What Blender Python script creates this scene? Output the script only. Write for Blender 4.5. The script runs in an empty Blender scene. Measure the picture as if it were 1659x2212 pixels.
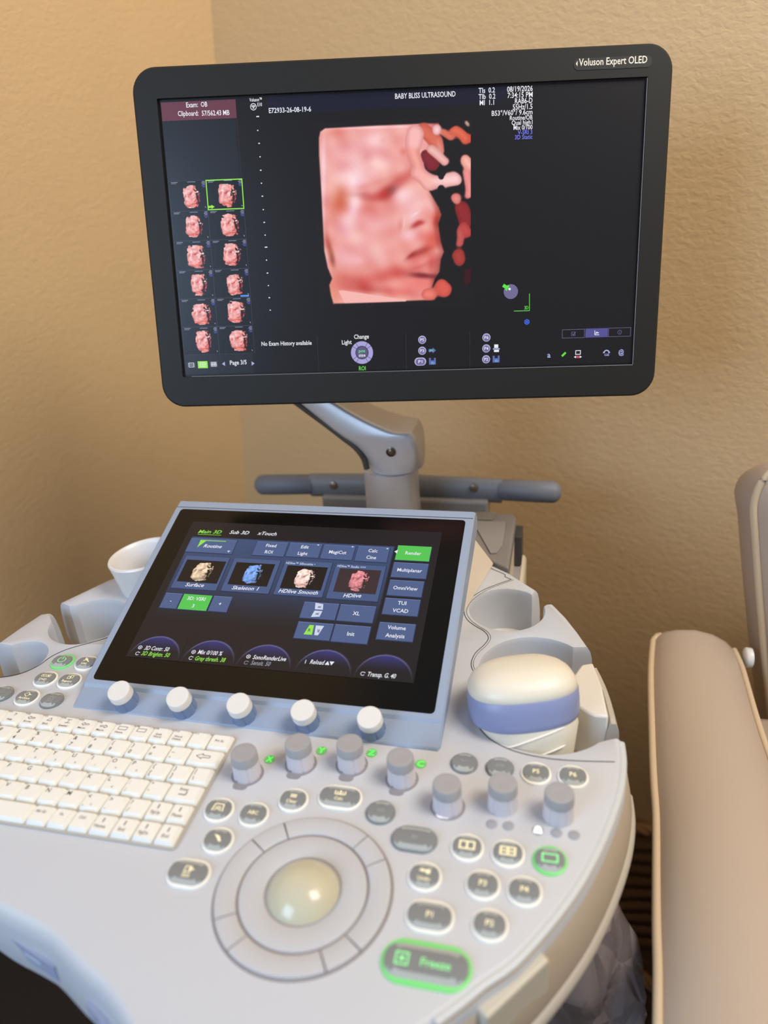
import bpy, bmesh, math, random
import numpy as np
from mathutils import Vector, Matrix
random.seed(4); rng = np.random.default_rng(7)
S = bpy.context.scene
COL = S.collection

# ------------------------------------------------------------------ camera
# world frame: z = 0 is the top of the control console, x runs to the right along it, y away from the operator (metres)
F = 1610.0; CX, CY = 829.5, 1106.0
_n = np.array([.067, .895, .44]); _n /= np.linalg.norm(_n)
_w = np.array([.973, .037, -.229]); _w -= _n*(_w@_n); _w /= np.linalg.norm(_w)
_Y = np.cross(-_n, _w)
R = np.array([_w, _Y, -_n])
CAM = np.array([0, 0, .444])
cd = bpy.data.cameras.new('camera'); cam = bpy.data.objects.new('camera', cd); COL.objects.link(cam)
M = Matrix.Identity(4)
for i in range(3):
    M[i][0] = R[i][0]; M[i][1] = -R[i][1]; M[i][2] = -R[i][2]; M[i][3] = CAM[i]
cam.matrix_world = M
cd.sensor_fit = 'HORIZONTAL'; cd.sensor_width = 36; cd.lens = 36*F/1659
cd.clip_start = .02; cd.clip_end = 50
cd.dof.use_dof = True; cd.dof.focus_distance = .745; cd.dof.aperture_fstop = 4.2
S.camera = cam

# ------------------------------------------------------------------ light
W = bpy.data.worlds.new('world'); S.world = W; W.use_nodes = True
bg = W.node_tree.nodes['Background']; bg.inputs[0].default_value = (.88, .93, 1.0, 1); bg.inputs[1].default_value = .26
def area(name, loc, target, size, power, color, sy=None):
    l = bpy.data.lights.new(name, 'AREA'); l.energy = power; l.color = color
    l.shape = 'RECTANGLE'; l.size = size; l.size_y = sy or size
    o = bpy.data.objects.new(name, l); COL.objects.link(o); o.location = loc
    o.rotation_euler = (Vector(target)-Vector(loc)).to_track_quat('-Z', 'Y').to_euler()
    return o
area('window_light', (-1.15, -1.0, .80), (-.2, .5, 0), 1.1, 32, (.50, .71, 1.0), .9)
area('ceiling_light', (1.0, .30, 1.75), (.25, 1.4, .8), .9, 43, (1.0, .92, .82))
S.view_settings.view_transform = 'Standard'; S.view_settings.look = 'None'
S.view_settings.gamma = 1; S.view_settings.use_curve_mapping = False
S.view_settings.exposure = 0.0

# ------------------------------------------------------------------ helpers
def ray(u, v): return R@np.array([(u-CX)/F, (v-CY)/F, 1.])
def on_z(u, v, z=0.):
    r = ray(u, v); return CAM+r*((z-CAM[2])/r[2])
def on_y(u, v, y):
    r = ray(u, v); return CAM+r*((y-CAM[1])/r[1])
def on_pl(u, v, p0, n):
    r = ray(u, v); return CAM+r*(((p0-CAM)@n)/(r@n))
def quadpose(q, width):
    rr = [ray(*p) for p in q]
    d = np.linalg.svd(np.array([rr[0], -rr[1], rr[2], -rr[3]]).T)[2][-1]; d = d*np.sign(d[0])
    P = [d[i]*rr[i] for i in range(4)]; sc = width/np.linalg.norm(P[1]-P[0])
    return [CAM+p*sc for p in P]
def s2l(c):
    c = np.asarray(c, float)/255; return np.where(c <= .04045, c/12.92, ((c+.055)/1.055)**2.4)
class Frame:                                   # a plane of the place: origin, right, up, outward normal
    def __init__(s, o, x, n):
        s.o = np.array(o, float); s.n = np.array(n, float)/np.linalg.norm(n)
        x = np.array(x, float); x -= s.n*(x@s.n); s.x = x/np.linalg.norm(x); s.y = np.cross(s.n, s.x)
    def p(s, a, b, h=0.): return s.o+s.x*a+s.y*b+s.n*h
    def at(s, u, v):
        q = on_pl(u, v, s.o, s.n)-s.o; return float(q@s.x), float(q@s.y)
    def px(s, A, B):                           # local arrays back to photograph coordinates
        P = s.o+A[..., None]*s.x+B[..., None]*s.y-CAM; Q = P@R
        return Q[..., 0]/Q[..., 2]*F+CX, Q[..., 1]/Q[..., 2]*F+CY
FZ = Frame((0, 0, 0), (1, 0, 0), (0, 0, 1))

MATS = {}
def mat(name, rgb, rough=.5, metal=0., noise=0., scale=60., bump=0., bscale=200., bdist=.0005, spec=.5, trans=0., alpha=1., emis=None, es=0., sss=0., coat=0.):
    if name in MATS: return MATS[name]
    m = bpy.data.materials.new(name); m.use_nodes = True; nt = m.node_tree; b = nt.nodes['Principled BSDF']
    c = s2l(rgb); b.inputs['Base Color'].default_value = (*c, 1)
    b.inputs['Roughness'].default_value = rough; b.inputs['Metallic'].default_value = metal
    b.inputs['Specular IOR Level'].default_value = spec; b.inputs['Transmission Weight'].default_value = trans
    b.inputs['Alpha'].default_value = alpha; b.inputs['Coat Weight'].default_value = coat
    if sss: b.inputs['Subsurface Weight'].default_value = sss; b.inputs['Subsurface Radius'].default_value = (.004, .004, .004)
    if emis is not None:
        b.inputs['Emission Color'].default_value = (*s2l(emis), 1); b.inputs['Emission Strength'].default_value = es
    tc = nt.nodes.new('ShaderNodeTexCoord')
    nz = nt.nodes.new('ShaderNodeTexNoise'); nz.inputs['Scale'].default_value = scale; nz.inputs['Detail'].default_value = 4
    nt.links.new(tc.outputs['Object'], nz.inputs['Vector'])
    if noise:
        mx = nt.nodes.new('ShaderNodeMix'); mx.data_type = 'RGBA'
        mx.inputs[6].default_value = (*(c*(1-noise)), 1); mx.inputs[7].default_value = (*np.minimum(c*(1+noise), 1), 1)
        nt.links.new(nz.outputs[0], mx.inputs[0]); nt.links.new(mx.outputs[2], b.inputs['Base Color'])
    if bump:
        n2 = nt.nodes.new('ShaderNodeTexNoise'); n2.inputs['Scale'].default_value = bscale; n2.inputs['Detail'].default_value = 5
        nt.links.new(tc.outputs['Object'], n2.inputs['Vector'])
        bp = nt.nodes.new('ShaderNodeBump'); bp.inputs['Strength'].default_value = bump; bp.inputs['Distance'].default_value = bdist
        nt.links.new(n2.outputs[0], bp.inputs['Height']); nt.links.new(bp.outputs[0], b.inputs['Normal'])
    MATS[name] = m; return m
def glow(name, rgb, k=1.0, base=(6, 6, 7), rough=.35):
    return mat(name, base, rough, emis=rgb, es=k, spec=.3)
def picture_mat():
    if 'picture' in MATS: return MATS['picture']
    m = bpy.data.materials.new('picture'); m.use_nodes = True; nt = m.node_tree; b = nt.nodes['Principled BSDF']
    b.inputs['Base Color'].default_value = (.004, .004, .004, 1); b.inputs['Roughness'].default_value = .3
    b.inputs['Specular IOR Level'].default_value = .3
    a = nt.nodes.new('ShaderNodeAttribute'); a.attribute_name = 'Col'
    nt.links.new(a.outputs[0], b.inputs['Emission Color']); b.inputs['Emission Strength'].default_value = 1.0
    MATS['picture'] = m; return m

WL = {}
def empty(name, loc):
    o = bpy.data.objects.new(name, None); COL.objects.link(o); o.location = loc; o.empty_display_size = .05
    WL[o] = np.array(loc, float); return o
def tag(o, label=None, cat=None, group=None, kind=None):
    if label: o['label'] = label
    if cat: o['category'] = cat
    if group: o['group'] = group
    if kind: o['kind'] = kind
    return o
_tc = {}; _cap = [None]
def glyphs(s, shear=0.):
    k = (s, shear)
    if k in _tc: return _tc[k]
    cu = bpy.data.curves.new('t', 'FONT'); cu.body = s; cu.size = 1; cu.resolution_u = 2; cu.shear = shear; cu.offset = .012
    ob = bpy.data.objects.new('t', cu); me = bpy.data.meshes.new_from_object(ob)
    V = np.array([v.co[:2] for v in me.vertices]) if len(me.vertices) else np.zeros((0, 2))
    Fc = [tuple(p.vertices) for p in me.polygons]
    bpy.data.objects.remove(ob); bpy.data.curves.remove(cu); bpy.data.meshes.remove(me)
    _tc[k] = (V, Fc); return _tc[k]
class MB:
    def __init__(s): s.v = []; s.f = []; s.m = []
    def add(s, V, Fs, mi=0):
        k = len(s.v); s.v += [tuple(float(c) for c in p) for p in V]
        s.f += [tuple(i+k for i in f) for f in Fs]; s.m += [mi]*len(Fs); return s
    def loft(s, rings, mi=0, cap0=True, cap1=True, closed=True):
        n = len(rings[0]); V = [p for r in rings for p in r]; Fs = []
        for i in range(len(rings)-1):
            for j in range(n if closed else n-1):
                a = i*n+j; b = i*n+(j+1) % n; Fs.append((a, b, b+n, a+n))
        if cap0: Fs.append(tuple(reversed(range(n))))
        if cap1: Fs.append(tuple(range((len(rings)-1)*n, len(rings)*n)))
        return s.add(V, Fs, mi)
    def prism(s, fr, poly, h0, h1, mi=0):
        return s.loft([[fr.p(a, b, h0) for a, b in poly], [fr.p(a, b, h1) for a, b in poly]], mi)
    def box(s, fr, x0, x1, y0, y1, h0, h1, mi=0):
        return s.prism(fr, [(x0, y0), (x1, y0), (x1, y1), (x0, y1)], h0, h1, mi)
    def rect(s, fr, x0, x1, y0, y1, h, mi=0):
        return s.add([fr.p(x0, y0, h), fr.p(x1, y0, h), fr.p(x1, y1, h), fr.p(x0, y1, h)], [(0, 1, 2, 3)], mi)
    def poly(s, fr, pts, h, mi=0): return s.add([fr.p(a, b, h) for a, b in pts], [tuple(range(len(pts)))], mi)
    def frame(s, fr, x0, x1, y0, y1, t, h, mi=0):
        s.rect(fr, x0, x1, y0, y0+t, h, mi); s.rect(fr, x0, x1, y1-t, y1, h, mi)
        s.rect(fr, x0, x0+t, y0+t, y1-t, h, mi); s.rect(fr, x1-t, x1, y0+t, y1-t, h, mi); return s
    def ring(s, fr, cx, cy, r0, r1, h, mi=0, a0=0, a1=360, n=48):
        t = np.radians(np.linspace(a0, a1, n+1)); V = []
        for a in t: V += [fr.p(cx+r0*math.cos(a), cy+r0*math.sin(a), h), fr.p(cx+r1*math.cos(a), cy+r1*math.sin(a), h)]
        return s.add(V, [(2*i, 2*i+1, 2*i+3, 2*i+2) for i in range(n)], mi)
    def disc(s, fr, cx, cy, r, h, mi=0, n=32, rx=None):
        t = np.linspace(0, 2*math.pi, n, endpoint=False)
        return s.poly(fr, [(cx+(rx or r)*math.cos(a), cy+r*math.sin(a)) for a in t], h, mi)
    def line(s, fr, pts, w, h, mi=0):
        for (a, b), (c, d) in zip(pts[:-1], pts[1:]):
            l = math.hypot(c-a, d-b) or 1; nx, ny = -(d-b)/l*w/2, (c-a)/l*w/2
            s.poly(fr, [(a-nx, b-ny), (c-nx, d-ny), (c+nx, d+ny), (a+nx, b+ny)], h, mi)
        return s
    def lathe(s, fr, cx, cy, prof, mi=0, n=40, cap0=True, cap1=True):
        t = np.linspace(0, 2*math.pi, n, endpoint=False)
        return s.loft([[fr.p(cx+r*math.cos(a), cy+r*math.sin(a), h) for a in t] for r, h in prof], mi, cap0, cap1)
    def tube(s, pts, r, mi=0, n=10, close=False, flat=1.):
        P = [np.array(p, float) for p in pts]; rings = []
        for i, p in enumerate(P):
            a = P[i-1] if (i or close) else P[0]; b = P[(i+1) % len(P)] if (i < len(P)-1 or close) else P[-1]
            d = b-a; d /= np.linalg.norm(d) or 1
            up = np.array([0, 0, 1.]) if abs(d[2]) < .9 else np.array([0, 1., 0])
            x = np.cross(d, up); x /= np.linalg.norm(x); y = np.cross(x, d)
            rr = r[i] if hasattr(r, '__len__') else r
            rings.append([p+x*rr*math.cos(t)+y*rr*flat*math.sin(t) for t in np.linspace(0, 2*math.pi, n, endpoint=False)])
        if close: rings.append(rings[0])
        return s.loft(rings, mi, not close, not close)
    def text(s, fr, t, x, y, h, cap, mi=0, w=None, align='l', shear=0., rot=0.):
        if _cap[0] is None: V, _ = glyphs('H'); _cap[0] = V[:, 1].max()
        V, Fs = glyphs(t, shear)
        if not len(V): return s
        sy = cap/_cap[0]; bw = V[:, 0].max()-V[:, 0].min(); sx = w/bw if w else sy*.92
        X = (V[:, 0]-V[:, 0].min())*sx; Yv = V[:, 1]*sy
        if align == 'c': X = X-bw*sx/2; Yv = Yv-cap/2
        c, sn = math.cos(rot), math.sin(rot)
        return s.add([fr.p(x+a*c-b*sn, y+a*sn+b*c, h) for a, b in zip(X, Yv)], Fs, mi)
    def textpx(s, fr, t, u0, v0, u1, v1, cap, h, mi=0, shear=0.):     # baseline from (u0,v0) to (u1,v1) on the surface
        a = fr.at(u0, v0); b = fr.at(u1, v1)
        return s.text(fr, t, a[0], a[1], h, cap, mi, w=math.hypot(b[0]-a[0], b[1]-a[1]), shear=shear, rot=math.atan2(b[1]-a[1], b[0]-a[0]))
    def build(s, name, mats, parent=None, smooth=None, bevel=0., seg=2, label=None, sub=0):
        V = np.array(s.v); c = (V.min(0)+V.max(0))/2
        me = bpy.data.meshes.new(name); me.from_pydata([tuple(p) for p in V-c], [], s.f)
        if not isinstance(mats, (list, tuple)): mats = [mats]
        for m in mats: me.materials.append(m)
        me.polygons.foreach_set('material_index', s.m)
        if smooth:
            me.polygons.foreach_set('use_smooth', [True]*len(me.polygons)); me.set_sharp_from_angle(angle=math.radians(smooth))
        me.validate(); me.update()
        o = bpy.data.objects.new(name, me); COL.objects.link(o)
        o.location = c-(WL[parent] if parent else 0); o.parent = parent; WL[o] = c
        if bevel:
            b = o.modifiers.new('bevel', 'BEVEL'); b.width = bevel; b.segments = seg; b.limit_method = 'ANGLE'; b.angle_limit = math.radians(35)
            b.harden_normals = False
        if sub:
            b = o.modifiers.new('sub', 'SUBSURF'); b.levels = sub; b.render_levels = sub
        if label: o['label'] = label
        return o
def rrect(x0, x1, y0, y1, r, n=8):
    P = []
    for cx, cy, a in ((x1-r, y0+r, -90), (x1-r, y1-r, 0), (x0+r, y1-r, 90), (x0+r, y0+r, 180)):
        for i in range(n+1):
            t = math.radians(a+90*i/n); P.append((cx+r*math.cos(t), cy+r*math.sin(t)))
    return P
def smooth_path(P, k=6):
    P = [np.array(p, float) for p in P]; out = []
    for i in range(len(P)-1):
        a = P[max(i-1, 0)]; b = P[i]; c = P[i+1]; d = P[min(i+2, len(P)-1)]
        for j in range(k):
            t = j/k; out.append(.5*((2*b)+(c-a)*t+(2*a-5*b+4*c-d)*t*t+(3*b-a-3*c+d)*t**3))
    out.append(P[-1]); return out

# ------------------------------------------------------------------ the room
def wall_mat():
    m = mat('wall_paint', (212, 181, 136), .55, noise=.03, scale=9, spec=.35)
    nt = m.node_tree; b = nt.nodes['Principled BSDF']; tc = nt.nodes.new('ShaderNodeTexCoord')
    mp = nt.nodes.new('ShaderNodeMapping'); mp.inputs['Scale'].default_value = (1, 1, 1.7)
    nt.links.new(tc.outputs['Object'], mp.inputs[0])
    n1 = nt.nodes.new('ShaderNodeTexNoise'); n1.inputs['Scale'].default_value = 95; n1.inputs['Detail'].default_value = 3; n1.inputs['Distortion'].default_value = .8
    v = nt.nodes.new('ShaderNodeTexVoronoi'); v.feature = 'SMOOTH_F1'; v.inputs['Scale'].default_value = 62
    nt.links.new(mp.outputs[0], n1.inputs['Vector']); nt.links.new(mp.outputs[0], v.inputs['Vector'])
    ad = nt.nodes.new('ShaderNodeMath'); ad.operation = 'MULTIPLY_ADD'; ad.inputs[1].default_value = -.35
    nt.links.new(v.outputs['Distance'], ad.inputs[0]); nt.links.new(n1.outputs[0], ad.inputs[2])
    bp = nt.nodes.new('ShaderNodeBump'); bp.inputs['Strength'].default_value = .30; bp.inputs['Distance'].default_value = .0034
    nt.links.new(ad.outputs[0], bp.inputs['Height']); nt.links.new(bp.outputs[0], b.inputs['Normal'])
    return m
WM = wall_mat()
FLOOR = -.85
dr = np.array([.9457, -.3250, 0]); nr = np.array([-.3250, -.9457, 0]); p0 = np.array([.187, 1.165, 0])
def corner(z):
    a = on_pl(459, 60, p0, nr); b = on_pl(524, 960, p0, nr); return a+(b-a)*((z-a[2])/(b[2]-a[2]))
mb = MB(); A, B = corner(FLOOR-.02), corner(1.9)
Vr = [A, A+dr*3.2, B+dr*3.2, B]; mb.add(Vr+[p-nr*.1 for p in Vr], [(0, 1, 2, 3), (7, 6, 5, 4), (0, 4, 5, 1), (1, 5, 6, 2), (2, 6, 7, 3), (3, 7, 4, 0)])
tag(mb.build('wall_right', WM), kind='structure')
dl = nr; nl = np.array([.9457, -.3250, 0])
mb = MB(); Vr = [A, B, B+dl*2.6, A+dl*2.6]; mb.add(Vr+[p-nl*.1 for p in Vr], [(0, 1, 2, 3), (7, 6, 5, 4), (0, 4, 5, 1), (1, 5, 6, 2), (2, 6, 7, 3), (3, 7, 4, 0)])
tag(mb.build('wall_left', WM), kind='structure')
mb = MB(); mb.box(FZ, -2.2, 3, -1.6, 2.2, FLOOR-.05, FLOOR)
tag(mb.build('floor', mat('floor_carpet', (54, 42, 32), .9, noise=.25, scale=300, bump=.6, bscale=500, bdist=.003)), kind='structure')

# ------------------------------------------------------------------ materials of the machine
cream = mat('console_plastic', (194, 197, 203), .42, noise=.01, scale=400, bump=.08, bscale=900, bdist=.0002)
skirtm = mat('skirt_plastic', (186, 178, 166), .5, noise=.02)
holderm = mat('holder_plastic', (222, 216, 206), .45, noise=.01, bump=.06, bscale=900, bdist=.0002)
bluep = mat('blue_plastic', (146, 160, 182), .45, noise=.02, bump=.08, bscale=1200, bdist=.0002)
greyd = mat('grey_housing', (128, 124, 122), .5, noise=.03, bump=.1, bscale=900, bdist=.0003)
seam = mat('seam_gap', (62, 56, 52), .8)
whitep = mat('white_plastic', (226, 224, 222), .38, noise=.01)
silver = mat('silver_paint', (206, 205, 208), .32, metal=.45, noise=.02, scale=200)
black = mat('black_glass', (12, 11, 10), .16, spec=.3)
bezel = mat('monitor_bezel', (34, 33, 31), .5, spec=.25, bump=.12, bscale=1500, bdist=.0002)
darkm = mat('black_plastic', (16, 15, 15), .5)

root = empty('ultrasound_machine', (-.2577, .62, FLOOR))
tag(root, 'white and blue ultrasound machine with a black monitor, touch screen, keyboard and trackball', 'ultrasound machine')

# ------------------------------------------------------------------ console body
def arc(c, r, a0, a1, n):
    return [(c[0]+r*math.cos(math.radians(a)), c[1]+r*math.sin(math.radians(a))) for a in np.linspace(a0, a1, n)]
PA, RA = (-.049, .6632), .0387
PB, RB = (-.0145, .5639), .0525
PC, RC = (-.0068, .5223), .0617
PL1, RL1 = (-.4951, .5851), .0424
PL2, RL2 = (-.5323, .5124), .0290
out = []                                       # (x, y, outer?)
def seg(pts, o=1): out.extend([(p[0], p[1], o) for p in pts])
right_low = [on_z(*p)[:2] for p in [(1331, 1595.5), (1335, 1640), (1330, 1690), (1316, 1740), (1292, 1800), (1262, 1860), (1225, 1920), (1170, 1990), (1100, 2065), (1035, 2110), (985, 2150), (930, 2190)]]
front = [on_z(*p)[:2] for p in [(300, 2212), (270, 2160), (230, 2110), (180, 2065), (120, 2005), (60, 1970), (0, 1940)]]
seg(smooth_path(list(right_low[1:])+[(-.085, .222), (-.115, .196), (-.15, .183), (-.19, .19)]+list(front)+[(-.42, .285), (-.50, .30), (-.56, .335), (-.592, .39), (-.598, .44), (-.590, .475), (-.578, .49)], 3))
seg([(-.560, .482)], 0)
seg(arc(PL2, RL2, 255, 500, 26), 0)
seg([(-.5691, .5344), (-.564, .562), (-.5577, .588)])
seg([(-.5515, .5905)], 1); seg([(-.544, .5850)], 0)
seg(arc(PL1, RL1, 190, 503, 34), 0)
seg([(-.5365, .6080)], 0); seg([(-.5485, .6136), (-.521, .6633), (-.494, .700), (-.462, .734), (-.433, .756)])
seg([(-.083, .756), (-.0543, .7346), (-.0231, .7024)])
seg(arc(PA, RA, 50, 375, 30), 0)
seg([(-.0085, .6775)], 0); seg([(-.0045, .6765), (.0084, .6548), (.0200, .6300), (.0295, .6079)])
seg(arc(PB, RB, 50.7, 178, 16), 0); seg(arc(PC, RC, 168, 318, 24), 0)
seg([(.0495, .4865)], 0); seg([(.0527, .4859)])
# counter-clockwise check
ar = sum(out[i][0]*out[(i+1) % len(out)][1]-out[(i+1) % len(out)][0]*out[i][1] for i in range(len(out)))
if ar < 0: out.reverse()
N = len(out); nrm = []
for i in range(N):
    a, b = out[i-1], out[(i+1) % N]; d = (b[0]-a[0], b[1]-a[1]); l = math.hypot(*d) or 1; nrm.append((d[1]/l, -d[0]/l))
def ff(x, y): return 1+.15*min(1, max(0, (-.13-x)/.08))*(y < .34)
def oring(z, off, boff=0.): return [np.array([x+nx*(off*ff(x, y) if o else boff), y+ny*(off*ff(x, y) if o else boff), z]) for (x, y, o), (nx, ny) in zip(out, nrm)]
mb = MB()
mb.loft([oring(-.060, .002, 0), oring(-.056, .0070, 0), oring(-.046, .0095, 0), oring(-.028, .0088, 0), oring(-.013, .0072, 0), oring(-.0060, .0055, 0), oring(-.0022, .0032, -.0004), oring(-.0005, .0014, -.0010), oring(0, 0, -.0022)])
mb.build('console_body', cream, root, smooth=28)
# floor of the holder bays
hull = [(x, y) for x, y, o in out if o]
mb = MB(); mb.prism(FZ, [(-.17, .46), (.045, .46), (.048, .50), (.043, .56), (.025, .605), (.003, .655), (-.027, .70), (-.058, .73), (-.14, .73)], -.066, -.052)
mb.build('holder_tray', holderm, root, bevel=.003)
mb = MB(); mb.prism(FZ, [(-.45, .46), (-.45, .66), (-.519, .65), (-.535, .61), (-.552, .585), (-.562, .53), (-.572, .49), (-.57, .46)], -.066, -.052)
mb.build('holder_tray', holderm, root, bevel=.003)
mb = MB(); mb.prism(FZ, [(.0262, .5795), (.0205, .5660), (.0135, .5450), (.0192, .5244), (.0300, .5150), (.0372, .5112), (.0480, .5114), (.0436, .5519), (.0367, .5837)][::-1], -.055, 0)
mb.build('holder_divider', holderm, root, smooth=40, bevel=.002)
# rim wall of the small pieces outside the bays
mb = MB(); P = smooth_path([(.0385, .5850, -.03), (.0470, .5530, -.03), (.0525, .5110, -.03)], 5)
mb.tube(P, .006, flat=4.0); mb.build('holder_divider_shell', skirtm, root, smooth=50)
# lower bumper rail along the right-hand side
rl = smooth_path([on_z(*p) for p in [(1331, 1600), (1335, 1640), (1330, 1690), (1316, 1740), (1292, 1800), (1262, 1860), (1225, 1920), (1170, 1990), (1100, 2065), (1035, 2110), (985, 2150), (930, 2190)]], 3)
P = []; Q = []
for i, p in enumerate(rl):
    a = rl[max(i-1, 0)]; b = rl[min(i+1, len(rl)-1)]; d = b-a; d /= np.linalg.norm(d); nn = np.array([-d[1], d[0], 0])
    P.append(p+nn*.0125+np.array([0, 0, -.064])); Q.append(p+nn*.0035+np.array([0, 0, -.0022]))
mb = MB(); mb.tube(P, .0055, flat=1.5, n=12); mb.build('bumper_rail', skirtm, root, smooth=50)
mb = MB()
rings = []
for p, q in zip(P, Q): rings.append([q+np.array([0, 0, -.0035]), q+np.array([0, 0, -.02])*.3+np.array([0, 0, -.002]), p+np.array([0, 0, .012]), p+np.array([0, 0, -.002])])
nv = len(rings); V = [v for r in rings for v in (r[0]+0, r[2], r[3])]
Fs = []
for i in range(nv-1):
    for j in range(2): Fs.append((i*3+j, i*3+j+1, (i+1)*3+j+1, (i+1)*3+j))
mb.add(V, Fs); o = mb.build('side_skirt', mat('skirt_shade_plastic', (166, 152, 134), .55), root, smooth=50)  # shade on the side wall put into a darker, browner skirt colour
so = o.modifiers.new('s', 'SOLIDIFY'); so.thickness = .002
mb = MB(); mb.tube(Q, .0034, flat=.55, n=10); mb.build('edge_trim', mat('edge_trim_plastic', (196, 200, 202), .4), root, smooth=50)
# block in paler plastic: the lit part of the skirt put into colour
a = on_z(1030, 2148)[:2]; b = on_z(1168, 2022)[:2]; d = (b-a)/np.linalg.norm(b-a); nn = np.array([d[1], -d[0]])
mb = MB(); mb.prism(FZ, [tuple(p) for p in (a+nn*.0080, b+nn*.0080, b-nn*.02, a-nn*.02)], -.24, -.013); mb.build('lit_skirt_block', mat('lit_skirt_plastic', (200, 192, 174), .5), root, bevel=.002)
# blue grey labels on the rounded front edge
for (u0, v0), (u1, v1) in (((22, 2014), (136, 2090)), ((206, 2166), (262, 2232))):
    a = on_z(u0, v0, -.030); b = on_z(u1, v1, -.030)
    d = b-a; d[2] = 0; l = np.linalg.norm(d); fr = Frame(a, d, np.cross(d, (0, 0, 1)))
    mb = MB(); mb.prism(fr, rrect(0, l, -.0085, .0075, .001, 2), -.006, .0052)
    mb.build('front_label', mat('label_blue', (160, 168, 194), .5), root)
    mb = MB(); mb.rect(fr, l*.42, l*.72, -.002, .003, .0054); mb.disc(fr, l*.22, .001, .0022, .0054); mb.build('front_label_print', mat('label_print', (200, 208, 226), .5), root)

# seams
def seam_line(pts, w=.0007, name='seam'):
    P = smooth_path([(*on_z(*p)[:2], .0002) for p in pts], 5)
    mb = MB(); mb.tube(P, w*.5, n=6); mb.build(name, seam, root)
seam_line([(1104, 1252), (1070, 1264), (1040, 1277), (1014, 1296), (1003, 1320), (1009, 1338), (1026, 1352), (1046, 1364), (1055, 1378), (1046, 1393), (1027, 1411), (1018, 1432), (1021, 1447), (1027, 1455)])
seam_line([(1109, 1253), (1075, 1265), (1046, 1278), (1020, 1297), (1008, 1320), (1015, 1337), (1031, 1351), (1052, 1364), (1060, 1378), (1051, 1394), (1032, 1412), (1023, 1430), (1025, 1445), (1033, 1455)], .0004)
seam_line([(1027, 1548), (1036, 1573), (1062, 1599), (1112, 1623), (1180, 1638), (1250, 1644), (1328, 1646)])
seam_line([(1042, 1219), (1065, 1230), (1090, 1241), (1091, 1246), (1105, 1252)])
seam_line([(0, 1464), (45, 1455), (80, 1440), (112, 1418), (145, 1403), (190, 1390), (222, 1381), (246, 1372)])
seam_line([(1005, 1226), (1030, 1227), (1045, 1217)], .0009)

# ------------------------------------------------------------------ buttons on the console
capm = mat('button_grey', (128, 132, 134), .35, noise=.02)
capl = mat('button_grey_highlight', (170, 176, 176), .3)
ringw = mat('button_ring_white', (238, 238, 232), .4, emis=(255, 252, 240), es=.04)
ringo = mat('button_ring_off', (120, 128, 132), .4)
ringg = mat('button_ring_green', (120, 190, 120), .4, emis=(70, 230, 80), es=.32)
legw = mat('legend_cream', (236, 226, 190), .5, emis=(240, 228, 180), es=.35)
lego = mat('legend_off', (160, 168, 170), .5)
legg = mat('legend_green', (140, 220, 150), .5, emis=(110, 230, 130), es=.45)
def stadium(L, r, n=40):
    P = []
    for i in range(n):
        a = 2*math.pi*i/n; x = r*math.cos(a); y = r*math.sin(a); P.append((x+(L/2 if math.cos(a) > 1e-6 else -L/2 if math.cos(a) < -1e-6 else 0), y))
    return P
def button(u, v, icon, ring='w', L=0., r=.0101, rot=0.):
    c = on_z(u, v, .0028); x, y = c[0], c[1]
    fr = Frame((x, y, 0), (math.cos(rot), math.sin(rot), 0), (0, 0, 1))
    h = .0034; rm = {'w': ringw, 'o': ringo, 'g': ringg}[ring]
    mb = MB(); rings = []
    for k, hh in ((1.0, .0005), (1.0, h-.0008), (.97, h-.0002), (.9, h), (.6, h), (.3, h)):
        rings.append([fr.p(a, b, hh-(max(0, abs(b)-.56*r)*.42 if hh > h-.001 else 0)) for a, b in stadium(L*1.0, r*k)])
    mb.loft(rings, 0)
    # sloped bands front and back, their highlight put into a paler grey
    for i, f in enumerate(mb.f):
        p = np.mean([mb.v[j] for j in f], 0); b = (p-np.array([x, y, 0]))@fr.y
        if abs(b) > .60*r and p[2] > .0015 and len(f) < 6: mb.m[i] = 1
    o = mb.build('button', [capm, capl], root, smooth=30)
    k = 1.15 if ring != 'o' else 1.07
    mb = MB(); mb.loft([[fr.p(a, b, .0) for a, b in stadium(L, r*k)], [fr.p(a, b, .0013) for a, b in stadium(L, r*k)], [fr.p(a, b, .0017) for a, b in stadium(L, r*(k-.06))]])
    mb.build('light_ring', rm, o, smooth=40)
    if icon:
        mb = MB(); icon(mb, fr, h+.00015); mb.build('legend', {'w': legw, 'o': lego, 'g': legg}[ring], o)
    return o
def T(t, cap=.0042): return lambda mb, fr, h: mb.text(fr, t, 0, 0, h, cap, 0, align='c')
def T2(t, extra, cap=.0029):
    def f(mb, fr, h): mb.text(fr, t, 0, -.0030, h, cap, 0, align='c'); extra(mb, fr, h)
    return f
def i_power(mb, fr, h): mb.ring(fr, 0, 0, .0034, .0042, h, a0=120, a1=420, n=30); mb.rect(fr, -.0004, .0004, .001, .0052, h)
def i_util(mb, fr, h): mb.line(fr, [(-.003, .0045), (.003, 0)], .0011, h); mb.line(fr, [(-.0036, .001), (.0005, .0038)], .0011, h); mb.frame(fr, -.0032, -.0008, .0036, .0052, .0004, h)
def i_dvd(mb, fr, h):
    for s in (-1, 1): mb.frame(fr, s*.0027-.0022, s*.0027+.0022, .0008, .0042, .0004, h)
    mb.poly(fr, [(-.0034, .0016), (-.0018, .0025), (-.0034, .0034)], h); mb.disc(fr, .0027, .0025, .0009, h)
def i_pages(mb, fr, h): mb.frame(fr, -.0028, .0006, .0002, .0042, .0005, h); mb.frame(fr, -.0004, .003, .0014, .0054, .0005, h)
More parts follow.
